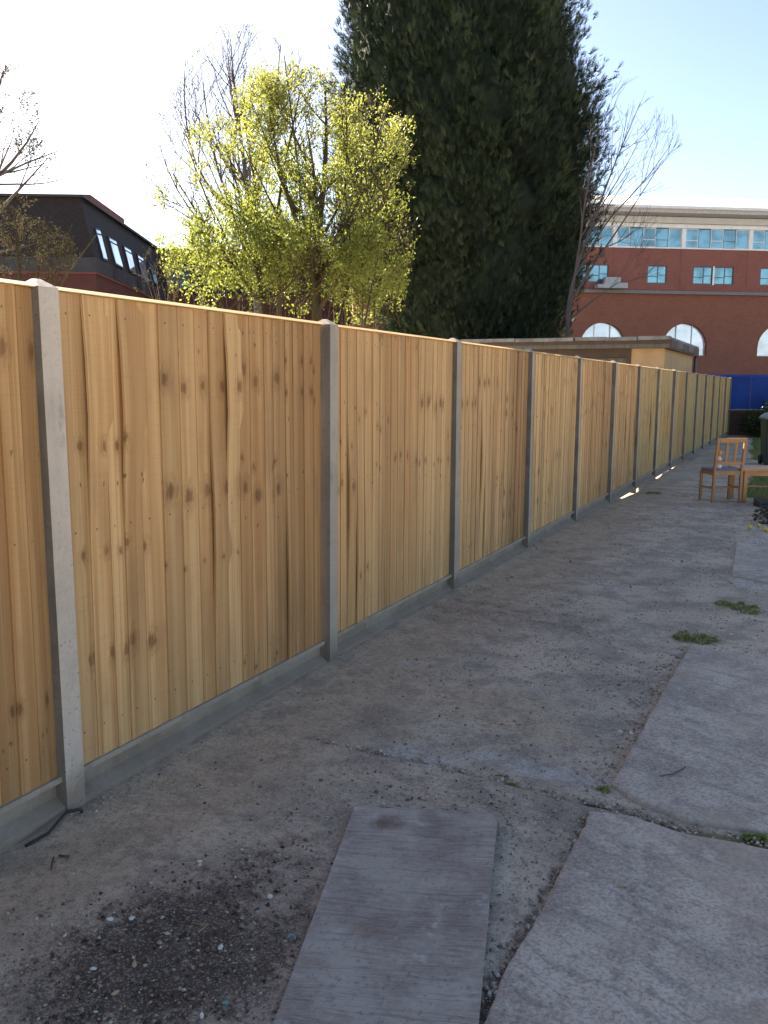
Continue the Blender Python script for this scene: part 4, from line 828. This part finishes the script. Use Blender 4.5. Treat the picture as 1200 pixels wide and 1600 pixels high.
# ------------------------------------------------------------------ shed / garage behind the fence
def shed():
    th = thing('garage', 'tan flat roofed garage with felt capped edge behind the fence', 'garage', (-.82, 22.8, -.1)); yy = 22.8
    X_ = lambda px, py=540: HY(px, py, yy)[0]+.82
    Zt = lambda px, py: HY(px, py, yy)[2]+.1
    rt = Zt(1040, 528); xo = X_(987); L = 5.6; wx = -6.5; zw = rt-.25; zb = rt-.10; xr = -.14
    b = MB(); b.box(xo, xr, .0, L, 0, zw); b.build('rendered_wall', RENDER, th)
    b = MB(); b.box(xr-.1, xr+.012, .02, L+.01, 0, zw-.01); b.build('side_wall', RENDER, th)
    b = MB(); b.box(wx, wx+.3, 0, L, 0, zw); b.build('end_wall', RENDER, th); b = MB(); b.box(wx+.3, xr-.1, L-.2, L, 0, zw); b.build('back_wall', RENDER, th)
    b = MB(); b.box(wx, xo-.002, -.03, .12, zw-.22, zw); b.build('lintel_beam', BRNWOOD, th)
    b = MB(); b.box(xo-.12, xo-.003, -.028, .118, 0, zw-.222); b.build('door_jamb', BRNWOOD, th)
    d = thing_part = MB(); x_ = wx+.3; d.box(x_, xo-.122, .07, .1, 0, zw-.224); dr = d.build('garage_door', GREYWOOD, th)
    pw = (xo-.122-x_)/22
    pm = MB(); pm.box(.008, pw-.008, 0, .018, .02, zw-.23); pme = pm.mesh('plank', GREYWOOD)
    for k in range(22): link('plank', pme, dr, (x_+k*pw, .051, 0))
    b = MB(); b.box(wx-.2, xr+.14, -.25, L+.2, zw+.002, rt-.05); b.build('roof_deck', GREYWOOD, th)
    b = MB(); b.box(wx-.2, xr+.14, -.285, -.252, zb-.05, rt-.045); b.build('front_fascia', BRNWOOD, th)
    f = MB(); f.box(xr+.142, xr+.17, -.285, L+.2, zb-.18, rt-.046); f.build('side_fascia', BRNWOOD, th)
    for k in range(5): f = MB(); f.box(xr+.171, xr+.185, -.28+k*1.15, .85+k*1.15, zb-.15+.03*(k % 2), rt-.055); f.build('fascia_board', GREYWOOD if k % 2 else BRNWOOD, th)
    pitch = .78; n = 10; cm = MB()
    cm.hexa([(.01,-.34,rt-.06), (pitch-.01,-.34,rt-.06), (pitch-.01,.12,rt-.048), (.01,.12,rt-.048), (.012,-.33,rt+.03), (pitch-.012,-.33,rt+.03), (pitch-.012,.12,rt+.015), (.012,.12,rt+.015)]); cme = cm.mesh('edge_cap', FELT)
    for k in range(n-1): o = link('edge_cap', cme, th, (xr+.16-(k+1)*pitch, 0, random.Random(k).uniform(-.008, .008))); o.rotation_euler = (0, random.Random(k+40).uniform(-.008, .008), 0)
    b = MB(); b.box(wx-.18, xr+.16, .121, L+.2, rt-.049, rt+.01); b.build('felt_roof', FELT, th)
    p = MB(); p.tube([(xr+.09, L+.06, 0), (xr+.09, L+.06, zw-.1), (xr+.12, L+.1, zb-.12)], .045, 8); p.build('downpipe', BLACK, th)
shed()

# ------------------------------------------------------------------ brick wall and blue hoarding across the end
def end_wall():
    yw = 31.75; pl = HY(1107, 606, yw); rz = math.radians(10)
    zb = HY(1160, 640, yw)[2]; zt = HY(1160, 585, yw)[2]; x0, n = -7.2, 13; o = (pl[0], yw, -.1)
    th = thing('brick_wall', 'low old brick wall below the blue hoarding at the far end', 'wall', o, rz); b = MB(); b.box(x0, 16, .0, .22, 0, zb+.1-.06); b.build('brickwork', OLDBRICK, th); b = MB(); b.box(x0-.02, 16.02, -.03, .25, zb+.041, zb+.1); b.build('coping', plain('coping_stone', (.13, .11, .095), .9), th)
    h = thing('blue_hoarding', 'bright blue painted hoarding standing on the low brick wall at the far end', 'hoarding', (o[0], o[1], zb+.002), rz)
    pm = MB(); pm.box(.004, 1.216, .05, .075, 0, zt-zb-.075); pme = pm.mesh('hoarding_panel', BLUE)
    for k in range(19): link('hoarding_panel', pme, h, (x0+k*1.22, random.Random(k).uniform(-.003, .003), 0))
    r_ = MB(); r_.box(x0, 16, .02, .11, zt-zb-.074, zt-zb); r_.build('top_rail', plain('blue_rail', (.02, .07, .28), .6, .2), h)
end_wall()
def shrub(label, px, py, z0, wid, hgt, n, seed, m, nm='shrub'):
    c = np.array([px, py, z0]); th = thing(nm, label, 'shrub', tuple(c)); r = np.random.RandomState(seed); b = MB()
    tips = []
    for k in range(26):
        a = r.uniform(0, 6.28); q = r.uniform(.2, 1)*wid/2; t_ = (q*math.cos(a), q*math.sin(a), hgt*r.uniform(.45, .95)); b.tube([(0,0,0), (t_[0]*.4, t_[1]*.4, t_[2]*.6), t_], [.012, .008, .003], 4); tips.append(t_)
    b.build('stems', STICK, th); tips = np.array(tips)[r.randint(0, 26, n)]; P = tips*r.uniform(.45, 1.05, (n, 1))+r.normal(0, .08*wid, (n, 3)); P[:, 2] = np.maximum(P[:, 2], .03)
    leaves('foliage', P, r.normal(0, 1, (n, 3))+np.array([0, 0, .4]), .05+.06*r.rand(n), r.rand(n), m, th, (0,0,0), seed, .55)
shrub('dark low shrub at the foot of the brick wall beside the fence end', 0.85, 31.0, -.06, 1.3, .75, 2600, 71, SHRUBL)
shrub('taller dark shrub against the brick wall behind the wheelie bin', 1.75, 31.1, -.06, 1.7, 1.35, 4200, 73, SHRUBL)

# ------------------------------------------------------------------ grass
def blades(name, P, h, lean, wd, tint, m, parent=None, off=(0,0,0), seed=0):
    r = np.random.RandomState(seed); n = len(P); a = r.uniform(0, 6.28, n); d = np.column_stack([np.cos(a), np.sin(a), np.zeros(n)]); s = np.column_stack([-np.sin(a), np.cos(a), np.zeros(n)])
    P = P-np.array(off); w_ = wd[:, None]; h = h[:, None]; l = (lean)[:, None]
    mid = P+d*l*h*.35+np.array([0,0,1])*h*.6; tp = P+d*l*h+np.array([0,0,1])*h*(1-.35*l)
    V = np.stack([P-s*w_, P+s*w_, mid+s*w_*.7, mid-s*w_*.7, mid-s*w_*.7, mid+s*w_*.7, tp+s*w_*.1, tp-s*w_*.1], 1).reshape(-1, 3)
    me = big_mesh(name, V, np.arange(8*n).reshape(-1, 4), m); pattr(me, 'tint', np.repeat(tint, 8)); return link(name, me, parent)
r = np.random.RandomState(17); n = 52000; x = r.uniform(.7, 3.3, n); y = 13.3+(33.5-13.3)*r.rand(n)**1.3; zz, _ = zones(x, y); k = r.rand(n) < zz['lawn']*np.clip(.75+.6*fbm(x*1.5, y*1.5, 6), .1, 1); x, y = x[k], y[k]; n = len(x)
tag(blades('lawn_grass', np.column_stack([x, y, gz(x, y)-.004]), .03+.06*r.rand(n), r.uniform(.2, 1.2, n), np.full(n, .0035), np.clip(r.rand(n)*.8, 0, 1), GRASS, seed=2), kind='stuff')
def tuft(label, px, py, rx, ry, n, h, seed, dry=.3):
    c = G(px, py); c[2] = float(gz(c[0], c[1])); r = np.random.RandomState(seed); q = r.rand(n)**.6; m_ = 9; cl = r.randint(0, m_, n); ca = r.uniform(0, 6.28, m_); cq = np.concatenate([[0], r.uniform(.2, 1.0, m_-1)]); cr = r.uniform(.18, .55, m_)*(1.15-.6*cq); a = r.uniform(0, 6.28, n)
    x = c[0]+rx*(cq[cl]*np.cos(ca[cl])+cr[cl]*q*np.cos(a)); y = c[1]+ry*(cq[cl]*np.sin(ca[cl])+cr[cl]*q*np.sin(a)); o = blades('grass_tuft', np.column_stack([x, y, gz(x, y)-.003]), h*(.35+.9*r.rand(n)*(1.1-q)), r.uniform(.3, 1.6, n), .0016+.0018*r.rand(n), np.clip(r.rand(n)*.7+dry*(r.rand(n) < .35), 0, 1), GRASS, None, tuple(c), seed)
    o.location = tuple(c); tag(o, label, 'grass tuft')
tuft('flat round tuft of grass at the far corner of the pale concrete slab', 1088, 1003, 0.14, .11, 1700, .045, 81, .9)
tuft('straggly dry tuft of grass and moss further up the right edge', 1150, 957, 0.17, .2, 1400, .042, 82, .7)
tuft('small dark green weed in the joint between the two slabs by the right edge', 1178, 1313, .06, .018, 260, .035, 83, 0)
tuft('tiny mossy tuft at the corner where the cracks meet', 944, 1236, .035, .025, 160, .025, 84, .4)
tuft('speck of moss in the long joint across the yard', 798, 1226, .03, .012, 110, .018, 85, .6)
tuft('low weed growing on the concrete near the seventh post', 1020, 768, .12, .12, 420, .05, 86, .2)

# ------------------------------------------------------------------ plywood sheet
def plywood():
    A, B_, Cc, Dd = (G(555,1258,.015)[:2], G(778,1275,.015)[:2], G(748,1600,.015)[:2], G(425,1600,.015)[:2])
    A, B_, Cc, Dd = map(np.array, (A, B_, Cc, Dd)); Cc = B_+(Cc-B_)/np.linalg.norm(Cc-B_)*1.25; Dd = A+(Dd-A)/np.linalg.norm(Dd-A)*1.25
    ax = ((Dd-A)/1.25+(Cc-B_)/1.25); ax /= np.linalg.norm(ax); ay = np.array([-ax[1], ax[0]]); cen = (A+B_)/2
    M_, N_ = 44, 20; V = []; damp = []
    Rr = np.random.RandomState(6)
    for lay in (1, 0):
        for i in range(M_+1):
            for j in range(N_+1):
                s, t_ = i/M_, j/N_; p = A*(1-s)*(1-t_)+Dd*s*(1-t_)+B_*(1-s)*t_+Cc*s*t_
                if i == 0: p = p+ax*(.006*math.sin(j*1.7)+.004*math.sin(j*5.1))
                z = gz(p[0], p[1])+.005+.022*t_*t_*(.75+.25*math.sin(s*5))+.012*lay-.004*(i == 0)*(j > 17)
                q = p-cen; V.append((q@ax, q@ay, float(z))); damp.append((.30+.45*max(0, t_-.6))*math.exp(-((s-.04)/.05)**2)+.85*math.exp(-((s-.1)/.05)**2-((t_-.25)/.2)**2)+.45*math.exp(-((s-.8)/.2)**2-((t_-.93)/.07)**2)+.5*math.exp(-((t_-.985)/.02)**2))
    k = (M_+1)*(N_+1); ix = lambda l, i, j: l*k+i*(N_+1)+j; Fs = []
    for i in range(M_):
        for j in range(N_): Fs.append((ix(0,i,j), ix(0,i+1,j), ix(0,i+1,j+1), ix(0,i,j+1))); Fs.append((ix(1,i,j), ix(1,i,j+1), ix(1,i+1,j+1), ix(1,i+1,j)))
    for i in range(M_):
        for j in (0, N_): Fs.append((ix(0,i,j), ix(0,i+1,j), ix(1,i+1,j), ix(1,i,j)))
    for j in range(N_):
        for i in (0, M_): Fs.append((ix(0,i,j), ix(0,i,j+1), ix(1,i,j+1), ix(1,i,j)))
    me = bpy.data.meshes.new('plywood_sheet'); me.from_pydata(V, [], Fs); me.materials.append(PLY); pattr(me, 'damp', damp); me.update()
    o = link('plywood_sheet', me, None, (cen[0], cen[1], 0)); o.rotation_euler = (0, 0, math.atan2(ax[1], ax[0])); tag(o, 'weathered grey plywood sheet lying flat on the dirt in front', 'plywood sheet')
plywood()

# ------------------------------------------------------------------ chair, bottle, table, bin
def chair():
    bl, br = np.array([1.237, 12.62]), np.array([1.565, 12.83]); wx = br-bl; wd = np.linalg.norm(wx); ux = wx/wd; fy = np.array([-ux[1], ux[0]]); cen = (bl+br)/2
    z0 = float(gz(*cen)); th = thing('wooden_chair', 'orange pine dining chair with slatted back seen from behind', 'chair', (cen[0], cen[1], z0), math.atan2(ux[1], ux[0]))
    h = wd/2; d = .33; W_ = CHAIRW
    for sx in (-1, 1):
        b = MB(); b.bar((sx*h,0,0), (sx*h,0,.45), .036, .036, (0,1,0)); b.bar((sx*h,0,.449), (sx*h,-.06,.872), .036, .034, (0,1,0)); b.build('back_leg', W_, th, bevel=.004)
        b = MB(); b.bar((sx*(h+.015),d,0), (sx*(h+.015),d,.425), .036, .036, (0,1,0)); b.build('front_leg', W_, th, bevel=.004)
        b = MB(); b.bar((sx*(h+.004),.02,.405), (sx*(h+.014),d-.02,.405), .022, .05); b.build('side_rail', W_, th); b = MB(); b.bar((sx*(h+.004),.02,.2), (sx*(h+.014),d-.02,.2), .018, .022); b.build('stretcher', W_, th)
    b = MB(); b.bar((-h+.018,0,.408), (h-.018,0,.408), .022, .055); b.build('back_rail', W_, th)
    b = MB(); b.bar((-h,d,.405), (h,d,.405), .022, .05); b.build('front_rail', W_, th)
    b = MB(); b.bar((-h,d*.5,.2), (h,d*.5,.2), .018, .024); b.build('stretcher', W_, th)
    b = MB(); b.bar((-h-.02,-.058,.856), (h+.02,-.058,.856), .026, .062); b.build('top_rail', W_, th, bevel=.004)
    b = MB(); b.bar((-h+.018,-.018,.545), (h-.018,-.018,.545), .022, .038); b.build('lower_back_rail', W_, th)
    for x_ in (-.055, .07): b = MB(); b.bar((x_,-.024,.565), (x_,-.055,.83), .034, .014, (0,1,0)); b.build('back_slat', W_, th)
    b = MB(); b.hexa([(-h-.01,.02,.431), (h+.01,.02,.431), (h+.025,d+.03,.431), (-h-.025,d+.03,.431), (-h+.0,.03,.462), (h-.0,.03,.462), (h+.012,d+.02,.462), (-h-.012,d+.02,.462)]); b.build('seat_cushion', CUSH, th, bevel=.01)
    p = np.array([*(cen+ux*-.055+fy*.15), z0+.463])
    bt = thing('spray_bottle', 'red and white bottle with orange spray head standing on the chair seat', 'bottle', tuple(p), math.atan2(ux[1], ux[0])-.3)
    b = MB(); b.lathe([(.030,0), (.036,.006), (.036,.05)], 14); b.lathe([(.036,.105), (.030,.13), (.015,.155), (.013,.17)], 14); b.build('bottle_body', WHITEP, bt, smooth=True)
    b = MB(); b.lathe([(.0365,.0501), (.037,.055), (.037,.1), (.0365,.1049)], 14); b.build('bottle_label', REDP, bt, smooth=True); b = MB(); b.quad((-.018,-.0385,.065), (.018,-.0385,.065), (.018,-.0385,.095), (-.018,-.0385,.095)); b.build('label_patch', WHITEP, bt)
    b = MB(); b.lathe([(.018,.165), (.018,.19), (.028,.2), (.03,.225), (.022,.24)], 12); b.bar((-.01,0,.222), (-.075,0,.215), .026, .026); b.bar((-.045,0,.21), (-.055,0,.175), .014, .01); b.build('spray_head', ORANGE, bt)
chair()
def table():
    A = G(1160, 783); rz = math.atan2(ux_ := math.sin(YAW-.05), math.cos(YAW-.05)); z0 = float(gz(A[0], A[1]))
    th = thing('low_table', 'low orange pine table beside the chair with sun on its top', 'table', (A[0]-.01, A[1], z0), rz); L, D, H = 1.05, .55, .465
    for x_ in (.03, L-.03):
        for y_ in (.0, D-.05): b = MB(); b.bar((x_,y_,0), (x_,y_,H-.03), .05, .05, (0,1,0)); b.build('leg', TABLEW, th, bevel=.004)
    b = MB(); b.box(-.03, L+.03, -.06, D+.02, H-.0295, H); b.build('table_top', TABLEW, th, bevel=.004)
    for y_ in (.0, D-.05): b = MB(); b.box(.056, L-.056, y_-.01, y_+.01, H-.095, H-.03); b.build('apron', TABLEW, th)
    for x_ in (.03, L-.03): b = MB(); b.box(x_-.01, x_+.01, .026, D-.076, H-.095, H-.03); b.build('apron', TABLEW, th)
    b = MB(); b.box(.056, L-.056, D-.06, D-.04, .16, .18); b.build('stretcher', TABLEW, th)
table()
def bin_():
    A = G(1187, 726, -.03); th = thing('wheelie_bin', 'dark green wheelie bin with paler lid at the right edge', 'wheelie bin', (A[0]+.26, A[1]+.1, -.035), math.radians(14))
    b = MB(); b.hexa([(-.21,-.24,.03), (.21,-.24,.03), (.21,.22,.03), (-.21,.22,.03), (-.255,-.33,.95), (.255,-.33,.95), (.255,.30,.95), (-.255,.30,.95)]); b.build('body', BINM, th, bevel=.02)
    b = MB(); b.box(-.285, .285, -.36, .33, .951, .985); b.build('rim', BINL, th, bevel=.01)
    b = MB(); b.hexa([(-.28,-.36,.986), (.28,-.36,.986), (.28,.32,.986), (-.28,.32,.986), (-.2,-.28,1.06), (.2,-.28,1.06), (.2,.24,1.07), (-.2,.24,1.07)]); b.build('lid', BINL, th, bevel=.015)
    b = MB(); b.tube([(-.2,.36,.95), (-.2,.39,.98), (.2,.39,.98), (.2,.36,.95)], .015, 6); b.build('handle', BINM, th)
    for sx in (-1, 1): b = MB(); b.tube([(sx*.2,.22,.1), (sx*.25,.22,.1)], .1, 14); b.build('wheel', RUBBER, th)
bin_()
# black plastic trough and bits on the right
c = G(1192, 792); z0 = float(gz(c[0], c[1])); th = thing('black_trough', 'broken black plastic trough lying on dark soil near the table', 'trough', (c[0]+.24, c[1], z0), .35)
b = MB(); b.box(-.28, .5, -.02, .22, .0, .02); b.box(-.3, .52, .22, .245, .0, .1); b.box(-.31, -.282, -.02, .219, .001, .085); b.build('tray', BLACK, th, bevel=.006)
b = MB(); b.bar((-.12,-.10,.015), (.45,-.16,.05), .07, .025); b.build('loose_strip', GREYP, th, bevel=.004)
r = np.random.RandomState(91); n = 1200; a = r.uniform(0, 6.28, n); q = r.rand(n)**.6; c = G(1200, 806); x = c[0]+.12+.30*q*np.cos(a); y = c[1]+1.0*q*np.sin(a)
tag(link('soil_heap', chips('soil_heap', np.column_stack([x, y, gz(x, y)+.025*(1-q)]), .006+.022*r.rand(n)**3, r.rand(n), PEAT, (.4, .8), 92)), kind='stuff')
YEL = plain('yellow_fruit', (.62, .40, .04), .5, .4, .2, 20)
for k, (px, py, lab) in enumerate(((1185, 826, 'yellow windfall fruit lying nearest the right edge of the soil'), (1171, 829, 'small yellow windfall fruit beside the pale slab end'), (1196, 832, 'half hidden yellow windfall fruit at the picture edge'))):
    c = G(px, py); b = MB(); b.lathe([(.005,-.022), (.017,-.016), (.024,0), (.018,.015), (.006,.022)], 10); o = b.build('windfall_fruit', YEL, None, (c[0], c[1], float(gz(c[0], c[1]))+.024), smooth=True); tag(o, lab, 'fruit', 'yellow windfalls by the table')

# ------------------------------------------------------------------ loose stones, sticks and scraps
def stone(px, py, size, m, label, group, seed):
    R = np.random.RandomState(seed); bm = MB(); c = G(px, py); z0 = float(gz(c[0], c[1])); t_ = (1+5**.5)/2
    V = np.array([(-1,t_,0),(1,t_,0),(-1,-t_,0),(1,-t_,0),(0,-1,t_),(0,1,t_),(0,-1,-t_),(0,1,-t_),(t_,0,-1),(t_,0,1),(-t_,0,-1),(-t_,0,1)], float)/1.9
    V = V*(1+R.uniform(-.28, .28, (12, 1)))*np.array([1, R.uniform(.6, .9), R.uniform(.4, .6)])*size
    bm.v = [tuple(v) for v in V]; bm.f = [(0,11,5),(0,5,1),(0,1,7),(0,7,10),(0,10,11),(1,5,9),(5,11,4),(11,10,2),(10,7,6),(7,1,8),(3,9,4),(3,4,2),(3,2,6),(3,6,8),(3,8,9),(4,9,5),(2,4,11),(6,2,10),(8,6,7),(9,8,1)]
    o = bm.build('stone', m, None, (c[0], c[1], z0+size*.22)); o.rotation_euler = (R.uniform(-.2, .2), R.uniform(-.2, .2), R.uniform(0, 6)); tag(o, label, 'stone', group)
for px, py, z_, m_, lab in [(344,1477,.015, FLINT, 'largest white flint chip, in the middle of the dark soil patch'), (172,1433,.012, FLINT, 'white chip at the left of a close pair on the dark soil'), (206,1431,.012, FLINT, 'white chip at the right of a close pair on the dark soil'), (312,1345,.010, FLINT, 'white chip at the far edge of the dark soil patch'),
    (146,1508,.010, FLINT, 'white chip at the near left of the dark soil patch'), (315,1582,.011, FLINT, 'white chip near the bottom edge beside the turquoise fragment'), (422,1398,.012, FLINT, 'flat white chip near the middle of the plywood left edge'),
    (249,1468,.011, TANST, 'tan pebble left of the bent straw on the dark soil'), (210,1502,.013, TANST, 'larger long tan pebble low on the dark soil'), (180,1546,.012, TANST, 'tan pebble nearest the bottom left of the dark soil'), (395,1325,.013, TANST, 'tan pebble on grit between dark soil and plywood top')]: stone(px, py, z_, m_, lab, None, int(px))
stone(598, 1256, .010, FLINT, 'flat white chip by the top edge of the plywood sheet', None, 160)
stone(1048, 1296, .017, BRNST, 'round brown pebble in the joint between the two slabs', None, 161)
stone(1116, 1357, .012, TANST, 'small tan pebble on the nearer slab', None, 162)
stone(1112, 817, .022, FLINT, 'lone white pebble on dark concrete before the chair', None, 163)
stone(968, 1147, .015, FLINT, 'white pebble beside the long edge of the far slab, left of two', None, 170)
stone(986, 1149, .015, FLINT, 'white pebble touching the long edge of the far slab, right of two', None, 171)
stone(1142, 997, .014, FLINT, 'white stone fragment just right of the round grass tuft', None, 172)
stone(1178, 1004, .016, FLINT, 'white stone fragment near the right edge behind the far slab', None, 173)
def scrap(name, pts, rad, m, label, cat):
    P = [G(px, py) for px, py, _ in pts]
    for i, p in enumerate(P): p[0] = max(p[0], .03+.02*math.sin(i*1.7))
    c = P[0]; b = MB(); b.tube([(p[0]-c[0], p[1]-c[1], float(gz(p[0], p[1]))+rad*.8+l) for p, (_, _, l) in zip(P, pts)], rad, 6); tag(b.build(name, m, None, (c[0], c[1], 0), smooth=True), label, cat)
scrap('dark_strap', [(5,1311,.0), (25,1290,.01), (48,1277,.012), (75,1270,.016), (95,1268,.02), (112,1270,.014), (127,1275,.004)], .006, STRAP, 'dark curled root trailing round the foot of the nearest post', 'root')
scrap('straw', [(300,1440,.004), (325,1446,.012), (310,1455,.004)], .0016, STRAW, 'bent dry straw on the dark soil', 'straw')
scrap('twig', [(92,1336,.004), (100,1338,.006), (108,1338,.004)], .004, STICK, 'short dark twig on bare soil before the nearest post', 'twig')
scrap('twig', [(80,1357,.003), (82,1345,.005), (84,1338,.003)], .003, STICK, 'thin dark twig end pointing away from the nearest gravel board', 'twig')
scrap('twig', [(1030,1224,.024), (1050,1222,.026), (1064,1214,.024), (1070,1210,.024)], .0022, STICK, 'crooked dark twig lying on the far slab', 'twig')
scrap('twig', [(965,1393,.02), (975,1394,.022), (980,1393,.02)], .0025, STRAW, 'short pale twig lying on the nearer slab', 'twig')
c = G(352, 1563); b = MB(); b.hexa([(-.008,-.003,0), (.007,-.004,0), (.008,.004,0), (-.007,.003,0), (-.007,-.003,.004), (.007,-.003,.006), (.007,.004,.005), (-.007,.003,.003)]); tag(b.build('plastic_fragment', TEALP, None, (c[0], c[1], float(gz(c[0], c[1]))+.002)), 'small turquoise plastic fragment on the dark soil', 'plastic fragment')
c = G(455, 1466); b = MB(); a_ = [k*.5 for k in range(8)]; b.tube([(.012*math.cos(t_), .012*math.sin(t_), .004+.004*math.sin(t_)) for t_ in a_], .002, 5); tag(b.build('plastic_ring', TEALP, None, (c[0], c[1], float(gz(c[0], c[1]))+.002)), 'broken pale plastic ring by the left edge of the plywood', 'plastic ring')
